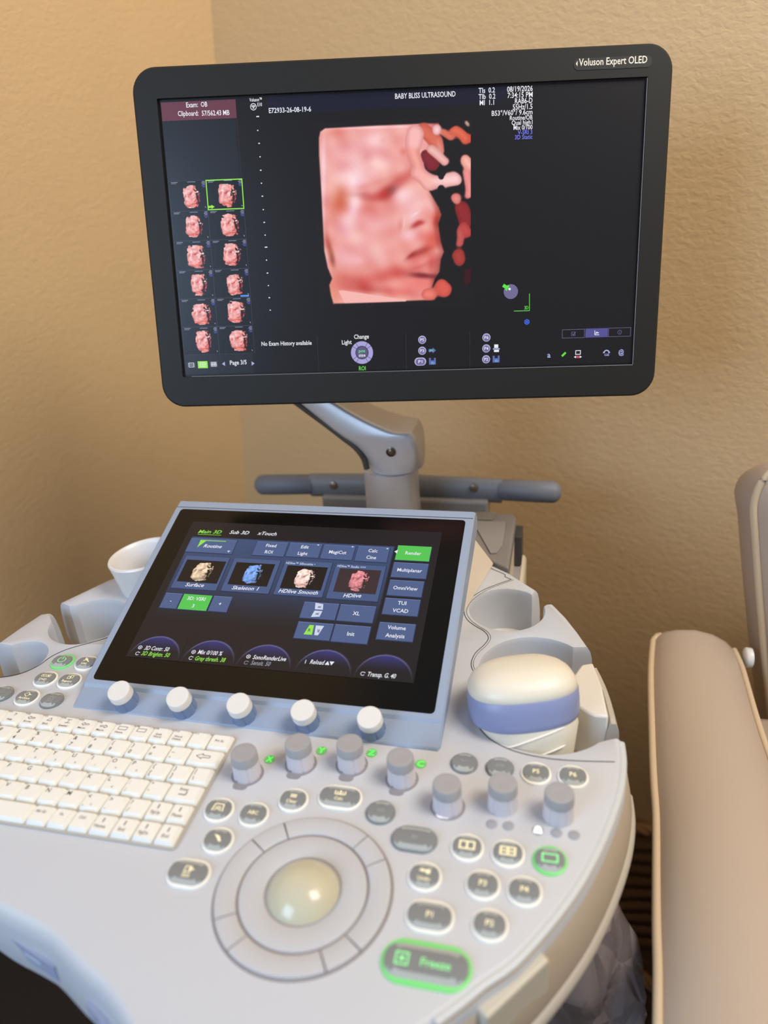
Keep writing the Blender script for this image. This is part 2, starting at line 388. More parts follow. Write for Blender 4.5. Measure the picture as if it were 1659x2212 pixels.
def i_diamond(mb, fr, h): mb.line(fr, [(-.003, .002), (0, .0048), (.003, .002), (0, -.0008), (-.003, .002)], .0005, h); mb.line(fr, [(.001, .002), (.0044, .002)], .0006, h)
def i_star(mb, fr, h):
    for a in range(0, 180, 36): mb.line(fr, [(-.004*math.cos(math.radians(a)), .001-.004*math.sin(math.radians(a))), (.004*math.cos(math.radians(a)), .001+.004*math.sin(math.radians(a)))], .0005, h)
def i_leaf(mb, fr, h): mb.line(fr, [(-.003, -.001), (0, .004), (.002, .0045), (.001, 0), (-.003, -.001)], .0005, h)
def i_body(mb, fr, h): mb.line(fr, [(-.0042, -.003), (-.0034, .0036), (.0034, .0036), (.0042, -.003)], .0009, h); mb.line(fr, [(-.0022, -.003), (-.0014, .001), (.0014, .001), (.0022, -.003)], .0007, h); mb.disc(fr, 0, -.001, .0008, h)
def i_frames(n):
    def f(mb, fr, h):
        mb.frame(fr, -.0056, .0056, -.0034, .0038, .0012, h)
        if n == 1: return
        mb.rect(fr, -.0007, .0007, -.0024, .0028, h)
        if n == 4: mb.rect(fr, -.0045, .0045, -.0004, .0008, h)
    return f
def i_grid(mb, fr, h):
    for a in range(3):
        for b in range(2): mb.rect(fr, -.0024+a*.0017, -.0011+a*.0017, .0006+b*.0018, .002+b*.0018, h)
def i_scale(mb, fr, h): mb.line(fr, [(-.004, .0042), (-.004, .0008), (.004, .0008), (.004, .0042)], .0008, h); mb.rect(fr, -.0006, .0006, .0008, .0046, h); mb.rect(fr, -.0024, -.0016, .0014, .0036, h); mb.rect(fr, .0016, .0024, .0014, .0036, h)
def i_exit(mb, fr, h): mb.frame(fr, -.003, .002, -.001, .0042, .0007, h); mb.poly(fr, [(0, .0004), (.0046, .0018), (0, .0034)], h)
def i_undo(mb, fr, h): mb.poly(fr, [(-.0044, .0026), (-.0015, .0048), (-.0015, .0034), (.0035, .0044), (.0035, .0008), (.001, .0008), (.0004, .0024), (-.0015, .0018)], h)
def i_ptr(mb, fr, h): mb.poly(fr, [(-.0036, .0034), (.0008, .0022), (.0036, -.002), (.002, -.0026), (-.001, .0006)], h)
def i_none(mb, fr, h): mb.line(fr, [(-.003, .002), (-.001, 0), (.003, .001)], .0005, h)
for a in [
    (134, 1426, i_power, 'g'), (186, 1430, T2('Util.', i_util), 'w'), (97, 1464, T2('DVD', i_dvd), 'w'), (149, 1468, T2('Report', i_pages), 'w'),
    (3, 1496, i_leaf, 'o'), (57, 1504, T2('Archive', i_diamond), 'w'), (111, 1510, T2('End', i_star), 'o'),
    (472, 1746, i_body, 'w'), (547, 1756, T('ABC', .0032), 'w'), (633, 1725, T2('Clear', i_grid), 'w'), (734, 1719, T2('Calc', i_scale), 'w', .0115),
    (822, 1751, T('VCI', .0026), 'o', .0005), (895, 1809, T('3D', .003), 'o', .0115), (470, 1812, i_ptr, 'w'), (406, 1883, T2('Exit', i_exit), 'w', .0085),
    (1003, 1645, i_none, 'o'), (1080, 1655, T('XTD', .0026), 'o', .0005), (1158, 1667, T('P5'), 'w'), (1238, 1674, T('P6'), 'w'),
    (1009, 1827, i_frames(2), 'w'), (1097, 1840, i_frames(4), 'w'), (1188, 1855, i_frames(1), 'g'),
    (917, 1890, T2('Undo', i_undo), 'w'), (1043, 1908, T('P3'), 'w'), (1133, 1922, T('P4'), 'w'), (928, 1976, T('P1'), 'w', .0085), (1058, 1995, T('P2'), 'w')]:
    button(*a)
def i_freeze(mb, fr, h): mb.frame(fr, -.019, -.0105, -.0042, .0042, .0011, h); mb.disc(fr, -.0147, 0, .0017, h); mb.text(fr, 'Freeze', .006, 0, h, .0052, 0, align='c')
button(920, 2080, i_freeze, 'g', .0275, .0122)
# indicator lamps
for u, v, k in ((1062, 1780, 0), (1098, 1784, 0), (1162, 1794, 1), (1202, 1799, 0), (1240, 1804, 0)):
    c = on_z(u, v, .0003); fr = Frame((c[0], c[1], 0), (1, 0, 0), (0, 0, 1)); mb = MB()
    mb.lathe(fr, 0, 0, [(.0040, 0), (.0040, .0005), (.0036, .0007)], n=24)
    o = mb.build('indicator_lamp', mat('lamp_off', (156, 158, 166), .4), root, smooth=40)
    if k:
        mb = MB(); mb.poly(fr, [(-.0032, -.0028), (.0032, -.0028), (.0022, .0020), (.0008, .0034), (-.0008, .0034), (-.0022, .0020)], .0009)
        mb.build('lit_symbol', mat('lamp_on', (240, 240, 240), .4, emis=(255, 250, 250), es=.7), o)

# ------------------------------------------------------------------ console knobs
kcap = mat('knob_cap_grey', (160, 160, 164), .45); kbase = mat('knob_base_pale', (206, 202, 208), .4); kdark = mat('knob_well', (140, 138, 144), .6)
green_l = mat('green_letter', (90, 220, 90), .5, emis=(70, 235, 80), es=.9)
def knob(fr, x, y, r, hb, ht, m0, m1, well=False):
    mb = MB(); P = []
    n = 48
    def rr(i, a, f): return a*(1-(f if i % 8 == 0 else 0))
    for k, h in ((1.0, 0), (.985, hb*.2), (.93, hb)):
        P.append([fr.p(x+rr(i, r*k, .07)*math.cos(2*math.pi*i/n), y+rr(i, r*k, .07)*math.sin(2*math.pi*i/n), h) for i in range(n)])
    mb.loft(P); o = mb.build('knob', m0, root, smooth=30)
    mb = MB(); mb.lathe(fr, x, y, [(r*.955, hb), (r*.93, ht-.0012), (r*.89, ht-.0002), (r*.82, ht), (r*.5, ht-.0003), (.0005, ht-.0005)], n=40)
    mb.build('knob_cap', m1, o, smooth=35)
    if well:
        mb = MB(); mb.lathe(fr, x, y, [(r*1.16, 0), (r*1.14, .0006), (r*1.0, .0007)], n=40); mb.build('knob_well', kdark, o, smooth=35)
    return o
for i, (u, v) in enumerate([(535, 1672), (650, 1650), (760, 1652), (868, 1683), (967, 1742), (1086, 1740), (1206, 1762)]):
    c = on_z(u, v); o = knob(FZ, c[0], c[1], .0113, .0150, .0235, kbase, kcap, i < 5)
    if i < 5:
        q = on_z([519, 635, 748, 857, 959][i], [1698, 1675, 1680, 1710, 1760][i]); mb = MB()
        mb.prism(FZ, [(a+q[0], b+q[1]) for a, b in stadium(.004, .0038, 24)], 0, .0007); mb.build('knob_lamp', kdark if i < 4 else mat('knob_lamp_on', (240, 238, 240), .4, emis=(255, 245, 245), es=.45), o)
for t, u, v in (('X', 583, 1641), ('Y', 695, 1622), ('Z', 803, 1627), ('C', 909, 1651)):
    c = on_z(u, v); fr = Frame((c[0], c[1], 0), (1, 0, 0), (0, 0, 1)); mb = MB()
    mb.disc(fr, 0, 0, .0046, .0004); o = mb.build('letter_lamp', mat('letter_lamp', (120, 190, 120), .5, emis=(90, 200, 90), es=.12), root)
    mb = MB(); mb.text(fr, t, 0, 0, .0007, .0058, 0, w=.0056, align='c'); mb.build('letter', green_l, o)

# ------------------------------------------------------------------ trackball
tb = np.array([-.1567, .3092]); fr = Frame((tb[0], tb[1], 0), (1, 0, 0), (0, 0, 1))
mb = MB(); mb.lathe(fr, 0, 0, [(.0608, 0), (.0606, .0004), (.0258, .0004), (.0256, -.001)], n=72)
gr = mat('ring_gap', (134, 126, 124), .6); ring_o = mb.build('trackball_ring', gr, root, smooth=40)
mb = MB(); mb.loft([[fr.p(r*math.cos(t), r*math.sin(t), h) for t in np.linspace(0, 2*math.pi, 72, endpoint=False)] for r, h in ((.0432, .0005), (.0430, .0013), (.0422, .0017), (.0268, .0009), (.0258, .0002))], cap0=False, cap1=False)
mb.build('inner_ring', mat('ring_plastic', (190, 192, 197), .4), ring_o, smooth=40)
edges = [-148, -124, -58, -35, 33, 56, 122, 147, 212]
for a0, a1 in zip(edges[:-1], edges[1:]):
    g = 1.0; n = 24; t = np.radians(np.linspace(a0+g*.6, a1-g*.6, n)); mb = MB(); rings = []
    for a in t: rings.append([fr.p(r*math.cos(a), r*math.sin(a), h) for r, h in ((.0447, .0004), (.0448, .0012), (.0456, .0017), (.0578, .0024), (.0590, .0019), (.0592, .0004))])
    mb.loft(rings); mb.build('ring_button', MATS['ring_plastic'], ring_o, smooth=40)
mb = MB(); n = 40; rb = .0280; zc = -.0135; rings = []
for i in range(0, 16):
    ph = math.radians(i*6.2+2); rings.append([fr.p(rb*math.sin(ph)*math.cos(t), rb*math.sin(ph)*math.sin(t), zc+rb*math.cos(ph)) for t in np.linspace(0, 2*math.pi, n, endpoint=False)])
mb.loft(rings[::-1]); mb.build('trackball', mat('trackball_ivory', (196, 192, 168), .2, spec=.5), ring_o, smooth=60)

# ------------------------------------------------------------------ keyboard
keym = mat('key_white', (236, 236, 230), .4); keyl = mat('key_print', (92, 76, 66), .6)
mb = MB(); mb.prism(FZ, rrect(-.60, -.2585, .3235, .4385, .003, 3), 0, .0016); kb = mb.build('keyboard', mat('key_bed', (176, 172, 162), .6), root, bevel=.0005)
def key(x0, x1, y0, y1, draw=None):
    g = .0007; i = .0024; h = .0056; mb = MB()
    x0 += g; x1 -= g; y0 += g; y1 -= g
    base = rrect(x0, x1, y0, y1, .0012, 2); mid = rrect(x0+.0006, x1-.0006, y0+.0005, y1-.0006, .0014, 2); top = rrect(x0+i*.8, x1-i*.8, y0+i*.6, y1-i*1.1, .0018, 2)
    mb.loft([[FZ.p(a, b, .0012) for a, b in base], [FZ.p(a, b, .0036) for a, b in mid], [FZ.p(a, b, h) for a, b in top]])
    if draw: draw(mb, (x0+x1)/2, (y0+y1)/2-.0004, h+.0001)
    mb.build('key', [keym, keyl], kb, smooth=35)
def kl(a, b=None, c=None, s=.0034):
    def f(mb, x, y, h):
        mb.text(FZ, a, x-.0052, y+(.0010 if b or c else .0010), h, s*1.2, 1)
        if b: mb.text(FZ, b, x-.0050, y-.0062, h, s*1.2, 1)
        if c: mb.text(FZ, c, x+.0012, y-.005, h, s*.6, 1)
    return f
def kf(a, w, ic=None):
    def f(mb, x, y, h):
        mb.text(FZ, a, x-.0055, y+.0042, h, .0022, 1)
        ln = w.split('|')
        for i, t in enumerate(ln):
            if t: mb.text(FZ, t, x, y-.0036+.003*(len(ln)-1-i), h, .0022, 1, align='c')
        if ic: ic(mb, x+.001, y+.001, h)
    return f
L2 = lambda pts, w=.0005: (lambda mb, x, y, h: mb.line(FZ, [(x+a, y+b) for a, b in pts], w, h, 1))
arL = L2([(.0035, .0007), (-.001, .0007), (-.001, .0018), (-.0035, 0), (-.001, -.0018), (-.001, -.0007), (.0035, -.0007), (.0035, .0007)])
arR = L2([(-.0035, .0007), (.001, .0007), (.001, .0018), (.0035, 0), (.001, -.0018), (.001, -.0007), (-.0035, -.0007), (-.0035, .0007)])
box2 = L2([(-.004, -.0014), (-.004, .0022), (.004, .0022), (.004, -.0014), (-.004, -.0014)])
tri = L2([(-.002, -.001), (.0025, -.001), (.001, .0028), (-.002, -.001)])
caliper = L2([(-.002, .003), (.003, .003), (.0005, .003), (.0005, -.001), (-.002, -.001), (.003, -.001)])
rowy = [(.4190, .4375), (.4000, .4188), (.3812, .3998), (.3624, .3810), (.3438, .3622), (.3248, .3436)]
F_ = [('F1', 'Help', L2([(-.0012, .0026), (0, .0034), (.0014, .0024), (0, .001), (0, .0002)])), ('F2', 'Arrow', arL), ('F3', 'Eject', tri), ('F4', 'Speaker', caliper), ('F5', 'Macro', arL), ('F6', 'Macro', arR), ('F7', 'Home', box2), ('F8', '', box2), ('F9', 'Grab|Word', None), ('F10', 'Word|Delete', None), ('F11', '', None)]
cs = [-.4720+.0183*i for i in range(11)]
key(-.5010, -.4813, *rowy[0], kl('Esc', s=.0024)); key(-.5195, -.5010, *rowy[0], kl('-'))
for c, (a, w, ic) in zip(cs, F_): key(c-.0092, c+.0091, *rowy[0], kf(a, w, ic))
key(-.2799, -.2590, *rowy[0], lambda mb, x, y, h: mb.text(FZ, 'Prt Sc', x, y, h, .0026, 1, align='c'))
def row(r, start, labels, last_right):
    x = start
    for i, l in enumerate(labels):
        x1 = last_right if i == len(labels)-1 else x+.01875
        key(x, x1, *rowy[r], l); x = x1
bigL = lambda mb, x, y, h: mb.line(FZ, [(x+a*1.5, y+b*1.3) for a, b in [(.0035, .0009), (-.001, .0009), (-.001, .0022), (-.0045, 0), (-.001, -.0022), (-.001, -.0009), (.0035, -.0009), (.0035, .0009)]], .0006, h, 1)
ent = lambda mb, x, y, h: (mb.text(FZ, 'Enter', x, y+.0026, h, .0026, 1, align='c'), mb.line(FZ, [(x+.003, y+.001), (x+.003, y-.0026), (x-.003, y-.0026)], .0009, h, 1))
row(1, -.5147, [kl('!', '1'), kl('@', '2'), kl('#', '3'), kl('$', '4'), kl('%', '5'), kl('^', '6'), kl('&', '7'), kl('*', '8'), kl('(', '9', '.'), kl(')', '0', '.'), kl('+', '='), kl('_', '-'), bigL], -.2600)
row(2, -.5035, [kl('Q'), kl('W'), kl('E', None, 'é'), kl('R'), kl('T', None, 'p'), kl('Y', None, 'ü'), kl('U', None, 'ú'), kl('I', None, 'í'), kl('O', None, 'ó'), kl('P', None, 'ö'), kl('{', '['), kl('}', ']'), kl('|', '\\')], -.2600)
row(3, -.4955, [kl('A', None, 'á'), kl('S', None, 'ß'), kl('D'), kl('F'), kl('G'), kl('H'), kl('J'), kl('K'), kl('L', None, 'ø'), kl(':', ';'), kl('"', "'"), ent], -.2600)
row(4, -.4832, [kl('Z'), kl('X'), kl('C', None, 'ç'), kl('V'), kl('B'), kl('N'), kl('M'), kl('<', ',', 'ç'), kl('>', '.'), kl('?', '/')], -.2960)
up = lambda t: (lambda mb, x, y, h: (mb.line(FZ, [(x, y+.0005), (x, y+.0045)], .001, h, 1), mb.text(FZ, t, x, y-.003, h, .0028, 1, align='c')))
key(-.2960, -.2778, *rowy[4], up('PgUp')); key(-.2778, -.2600, *rowy[4], up('Pause'))
mid = lambda t: (lambda mb, x, y, h: mb.text(FZ, t, x, y+.002, h, .0026, 1, align='c'))
key(-.4870, -.3850, *rowy[5])
for i, l in enumerate([mid('Alt Gr'), mid('Fn'), mid('Ctrl'), up('Home'), up('End'), up('PgDn'), ]):
    w = (.3850-.2600)/7+.0001; x = -.3850+i*.0179
    key(x, x+.0179, *rowy[5], l)
key(-.2776, -.2600, *rowy[5], up('End'))
for r, x0, x1 in ((2, -.60, -.5035), (1, -.60, -.5147), (3, -.60, -.4955), (4, -.60, -.4832), (5, -.60, -.4870), (0, -.60, -.5195)):
    if x1+.60 > .04:
        key(x1-.030, x1, *rowy[r]); key(x1-.060, x1-.030, *rowy[r])

# ------------------------------------------------------------------ touch panel
g = quadpose([(393, 1103), (1005, 1128), (938, 1545), (203, 1469)], .300)
g = [CAM+1.085*(p-CAM) for p in g]
tn = -np.cross(g[1]-g[0], g[3]-g[0]); FT = Frame(g[3], g[2]-g[3], tn)
if FT.n[2] < 0: FT = Frame(g[3], g[2]-g[3], -tn)
gx1 = FT.at(938, 1545)[0]; gy1 = FT.at(393, 1103)[1]
x0, x1 = -.0085, gx1+.0088; yb = FT.at(155, 1527)[1]-.001; yt = gy1+.019
mb = MB()
prof = [(yb, -.004), (yb, -.0015), (yb+.0016, -.0002), (yb+.004, .0), (-.0075, .0), (-.0045, .0020), (-.001, .0024), (gy1+.0024, .0024), (gy1+.014, .0012), (yt, -.005), (yt+.003, -.018), (yt-.004, -.028), (gy1-.03, -.026), (.02, -.014)]
ringsP = []
for xx, sc in ((x0+.002, -.0015), (x0, -.003), (x1, -.003), (x1-.002, -.0015)):
    pass
V = []
mb.loft([[FT.p(xx, a+(.003 if (i < 3 and k in (0, 3)) else 0), h-(dh if h > -.003 else 0)) for i, (a, h) in enumerate(prof)] for k, (xx, dh) in enumerate(((x0, .0016), (x0+.0016, 0), (x1-.0016, 0), (x1, .0016)))][::-1])
tp = mb.build('touch_panel', bluep, root, smooth=25)
mb = MB(); mb.line(FT, [(x0+.001, gy1+.0034), (x1-.001, gy1+.0034)], .0007, .0026); mb.build('panel_seam', seam, tp)
mb = MB(); mb.prism(FT, rrect(-.0004, gx1+.0004, -.0004, gy1+.0004, .0040, 5), -.001, .0026); mb.build('glass', black, tp, label='glossy black glass around the touch display')
mb = MB(); mb.ring(FT, 0, 0, 0, 0, .0027) if 0 else None
hgt = .0028
# dark side cladding under the panel
mb = MB()
Vn = [(-.400, .53, .001), (-.116, .53, .001), (-.0700, .753, .001), (-.446, .753, .001), (-.400, .52, .010), (-.116, .52, .010), (-.0960, .703, .070), (-.420, .703, .070), (-.0965, .722, .062), (-.419, .722, .062)]
mb.add(Vn, [(3, 2, 1, 0), (0, 1, 5, 4), (4, 5, 6, 7), (1, 2, 8), (1, 8, 6), (1, 6, 5), (7, 6, 8, 9), (9, 8, 2, 3), (0, 7, 9), (0, 9, 3), (0, 4, 7)])
mb.build('panel_neck', mat('neck_plastic', (216, 202, 182), .5), tp, bevel=.002)

# display contents
UI = {}
def ui(n, rgb, k=1.): return glow('screen_'+n, rgb, k)
dx0, dy1 = FT.at(419, 1130); dx1, dy0 = FT.at(895, 1480); dx1 = FT.at(955, 1157)[0]
# grid with a vertical gradient for the soft blue background
def picture(name, fr, x0, x1, y0, y1, nx, ny, h, func, parent):
    xs = np.linspace(x0, x1, nx); ys = np.linspace(y0, y1, ny); A, B = np.meshgrid(xs, ys)
    C = func(A, B)                                            # (ny,nx,3) sRGB 0..255
    P = fr.o+A[..., None]*fr.x+B[..., None]*fr.y+fr.n*h; P = P.reshape(-1, 3); c = P.mean(0)
    idx = np.arange(nx*ny).reshape(ny, nx)
    q = np.stack([idx[:-1, :-1], idx[:-1, 1:], idx[1:, 1:], idx[1:, :-1]], -1).reshape(-1, 4)
    me = bpy.data.meshes.new(name); me.from_pydata((P-c).tolist(), [], q.tolist())
    at = me.color_attributes.new('Col', 'FLOAT_COLOR', 'POINT')
    L = s2l(np.clip(C, 0, 255)).reshape(-1, 3); at.data.foreach_set('color', np.c_[L, np.ones(len(L))].astype(np.float32).ravel())
    me.materials.append(picture_mat()); me.update()
    o = bpy.data.objects.new(name, me); COL.objects.link(o); o.location = c-WL[parent]; o.parent = parent; WL[o] = c
    return o
px0, py1 = FT.at(417.6, 1162); px1 = FT.at(853, 1182)[0]; pyb = FT.at(332, 1331)[1]
def tbg(A, B):
    C = np.empty(A.shape+(3,)); C[:] = (30, 27, 31)
    t = np.clip((B-(pyb-.004))/(py1-pyb), 0, 1); m = (A > px0)*(A < px1)*(B < py1)
    w = (np.clip(t*2.4, 0, 1)**.9*m)[..., None]
    blue = np.array([62, 80, 118.])*(.62+.38*t[..., None])
    return C*(1-w)+blue*w
picture('display', FT, dx0, dx1, dy0, dy1, 150, 100, hgt, tbg, tp)
btn_t = ui('btn', (84, 102, 146), .9); btn_e = ui('btn_edge', (44, 54, 84)); wht = ui('white', (235, 236, 244)); grn = ui('green', (86, 196, 84)); grt = ui('green_text', (150, 226, 84)); gry = ui('grey_text', (150, 150, 165)); blk = ui('black', (18, 16, 18)); btn_l = ui('btn_light', (104, 124, 170)); lil = ui('lilac', (206, 214, 236))
E1 = .00022
def tbutton(tl, br, m=None, text=None, cap=.0042):
    a = FT.at(*tl); b = FT.at(*br); xa, xb, ya, yb_ = a[0], b[0], b[1], a[1]
    if xb-xa < .004: xb = xa+.012
    mbp = MB(); mbp.rect(FT, xa-.0007, xb+.0007, ya-.0009, yb_+.0005, hgt+E1, 1); mbp.rect(FT, xa, xb, ya, yb_, hgt+2*E1, 0)
    mbp.rect(FT, xa, xb, yb_-.0006, yb_, hgt+2.5*E1, 2)
    if text:
        L = text.split('|')
        for i, t in enumerate(L):
            mbp.text(FT, t, (xa+xb)/2, (ya+yb_)/2+((len(L)-1)/2-i)*.0090, hgt+3*E1, cap, 3, align='c', w=None)
    mbp.build('on_screen_button', [m or btn_t, btn_e, btn_l if m is None else m, wht], tp)
    return xa, xb, ya, yb_
tbutton((416, 1167), (502, 1201), None, None)
for tl, br, t in (((557.7, 1173.6), (613.5, 1206.8), 'Fixed|ROI'), ((628.9, 1177), (688.2, 1209.7), 'Edit|Light'), ((702, 1181), (760.8, 1214.5), 'MagiCut'), ((775.5, 1184), (835.7, 1219.5), 'Calc|Cine'),
                  ((852.4, 1218.9), (920.3, 1255), 'Multiplanar'), ((844, 1256.6), (910.6, 1294.6), 'OmniView'), ((834.3, 1295.7), (902.3, 1336), 'TUI|VCAD'), ((821.9, 1347.9), (891.7, 1391), 'Volume|Analysis'),
                  ((738, 1309.6), (805.2, 1350.4), 'XL'), ((659.6, 1304), (724.2, 1344), None), ((647, 1346.7), (712.3, 1388.3), None), ((726.2, 1352.6), (793.6, 1395.8), 'Init'),
                  ((361.8, 1284.5), (382.3, 1319), '-'), ((465, 1291.5), (490.8, 1326.7), '+')):
    tbutton(tl, br, None, t)
tbutton((861.2, 1182.6), (927.2, 1217.5), grn, 'Render'); tbutton((400.4, 1287), (447, 1324), grn, '3D: VSRI|3')
mb = MB()
for s, a, m in (('Main 3D', (429.7, 1156.4, 479.7, 1157.6), 1), ('Sub 3D', (497.2, 1157.6, 539, 1159.5), 0), ('xTouch', (557.4, 1160, 598.4, 1162), 0), ('Routine', (441, 1187, 480, 1189), 0),
                ('Surface', (402, 1271, 441.7, 1272.8), 0), ('Skeleton 1', (502.3, 1277.6, 560, 1280.6), 0), ('HDlive Smooth', (602.8, 1284.5, 687.6, 1289.5), 0), ('HDlive', (742.3, 1295, 781, 1295.7), 0),
                ('3D Contr. 50', (314, 1408, 366.4, 1411.7), 0), ('3D Brightn. 50', (307.3, 1419.6, 367.6, 1424.4), 1), ('Mix 0/100 %', (429, 1417, 481.8, 1421), 0), ('Gray thresh. 38', (423, 1430.7, 488, 1435), 1),
                ('SonoRenderLive', (547.5, 1428.3, 619, 1433), 0), ('Sensit. 50', (543, 1440.4, 585.2, 1443.7), 2), ('Reload', (670.7, 1438.5, 701.8, 1440.8), 0), ('Transp. G. 40', (795, 1465.4, 855.7, 1470.4), 0)):
    MB().textpx(FT, s, *a, .0048 if a[1] > 1150 and a[1] < 1170 else .0045, hgt+4*E1, 0, shear=.25).build('screen_text', [wht, grt, gry][m], tp)
a = FT.at(429.7, 1159); b = FT.at(479.7, 1161); mb.line(FT, [a, b], .0005, hgt+4*E1, 1)
for s, a in (('HDlive™ Silhouette •', (619.4, 1223, 681.8, 1226.4)), ('HDlive™ Studio +++', (730.3, 1229.7, 791, 1233))): MB().textpx(FT, s, *a, .0028, hgt+4*E1, 0).build('screen_text', lil, tp)
mb.build('underline', [wht, grt], tp)
SY = [wht, grt, gry, lil, btn_e]
for (u, v) in ((306, 1403), (421, 1413), (539, 1423)): mb = MB(); c = FT.at(u, v); mb.ring(FT, c[0], c[1], .0015, .0021, hgt+4*E1, 0, n=20); mb.disc(FT, c[0], c[1], .0007, hgt+4*E1, 0, 10); mb.build('screen_symbol', SY, tp)
for (u, v, m) in ((300, 1416, 0), (415, 1426, 0), (534, 1436, 2), (785, 1460, 0)): mb = MB(); c = FT.at(u, v); mb.ring(FT, c[0], c[1], .0015, .0020, hgt+4*E1, m, 60, 330, 20); mb.rect(FT, c[0]+.0006, c[0]+.0022, c[1]+.0010, c[1]+.0016, hgt+4*E1, m); mb.build('screen_symbol', SY, tp)
mb = MB(); c = FT.at(662, 1434); mb.rect(FT, c[0]-.0003, c[0]+.0003, c[1]-.002, c[1]+.002, hgt+4*E1, 0); mb.build('screen_symbol', SY, tp)
mb = MB(); c = FT.at(709, 1437); mb.poly(FT, [(c[0]-.0022, c[1]-.002), (c[0]+.0022, c[1]-.002), (c[0], c[1]+.002)], hgt+4*E1, 0); mb.build('screen_symbol', SY, tp)
mb = MB(); c = FT.at(718, 1438); mb.poly(FT, [(c[0], c[1]-.002), (c[0]+.0022, c[1]+.002), (c[0]-.0022, c[1]+.002)], hgt+4*E1, 0); mb.build('screen_symbol', SY, tp)
mb = MB(); a = FT.at(436, 1171); mb.poly(FT, [(a[0], a[1]), (a[0]+.030, a[1]), (a[0]+.030, a[1]-.0008), (a[0]+.007, a[1]-.0010), (a[0], a[1]-.011)], hgt+4*E1, 1); mb.build('screen_symbol', SY, tp)
c = FT.at(690, 1323)
mb = MB()
for s, rr in ((1, .0055), (-1, .0055)): mb.poly(FT, [(c[0]-.004, c[1]+s*.0008), (c[0]+.004, c[1]+s*.0008), (c[0]+.0028*1, c[1]+s*.0075), (c[0]-.0055, c[1]+s*.0085)][::s], hgt+4*E1, 3)
mb.text(FT, 'R', c[0], c[1]+.0040, hgt+5*E1, .0034, 4, align='c', rot=math.pi/2); mb.text(FT, 'R', c[0], c[1]-.0042, hgt+5*E1, .0034, 4, align='c', rot=math.pi/2); mb.build('flip_symbol', SY, tp)
mb = MB()
c = FT.at(680, 1367); mb.poly(FT, [(c[0]-.0090, c[1]-.005), (c[0]-.0007, c[1]-.005), (c[0]-.0015, c[1]+.006), (c[0]-.0060, c[1]+.006)], hgt+4*E1, 1); mb.poly(FT, [(c[0]+.0015, c[1]-.005), (c[0]+.0052, c[1]-.005), (c[0]+.0085, c[1]+.006), (c[0]+.0003, c[1]+.006)], hgt+4*E1, 3)
mb.text(FT, 'R', c[0]-.0044, c[1], hgt+5*E1, .0034, 4, align='c'); mb.text(FT, 'R', c[0]+.0042, c[1], hgt+5*E1, .0034, 4, align='c', rot=math.pi); mb.build('flip_symbol', SY, tp)
for (u, v) in ((690, 1182.5), (764, 1186.5), (839, 1190.5)): mb = MB(); c = FT.at(u, v); mb.rect(FT, c[0]-.0014, c[0]+.0004, c[1]-.0006, c[1]+.0008, hgt+4*E1, 3); mb.build('screen_symbol', SY, tp)
mb = MB(); c = FT.at(496, 1196); mb.poly(FT, [(c[0], c[1]-.0015), (c[0]+.0018, c[1]+.001), (c[0]-.0018, c[1]+.001)], hgt+4*E1, 3); mb.build('screen_symbol', SY, tp)
mb = MB(); c = FT.at(855, 1196.5); mb.poly(FT, [(c[0]-.001, c[1]), (c[0]+.0022, c[1]-.0025), (c[0]+.0022, c[1]+.0025)], hgt+4*E1, 0); mb.build('screen_symbol', SY, tp)
# five soft blue domes above the knobs
def dome_pic(cu, cv, top_v):
    cxx, ct = FT.at(cu, top_v); rr = .0262; hh = ct-dy0
    def f(A, B):
        C = np.empty(A.shape+(3,)); C[:] = (30, 27, 31)
        d = np.hypot((A-cxx), (B-(ct-rr)))/rr
        t = np.clip(1-(ct-B)/.016, 0, 1)
        m = np.clip((1-d)*60, 0, 1); C = C+(np.array([56, 54, 122.])-C)*(m*t)[..., None]
        e = np.exp(-((d-1)/.022)**2)*np.clip(1.25-(ct-B)/.02, 0, 1); return C+(np.array([130, 130, 185.])-C)*(e*.8)[..., None]
    w = rr*1.03; picture('dome_graphic', FT, max(cxx-w, dx0+.0005), min(cxx+w, dx1-.0005), max(ct-.026, dy0), ct+.001, 60, 34, hgt+E1, f, tp)
for cu, tv in ((353.7, 1379.5), (468.2, 1388.5), (585.8, 1398), (711, 1408.9), (838.5, 1419.7)): dome_pic(cu, 0, tv)

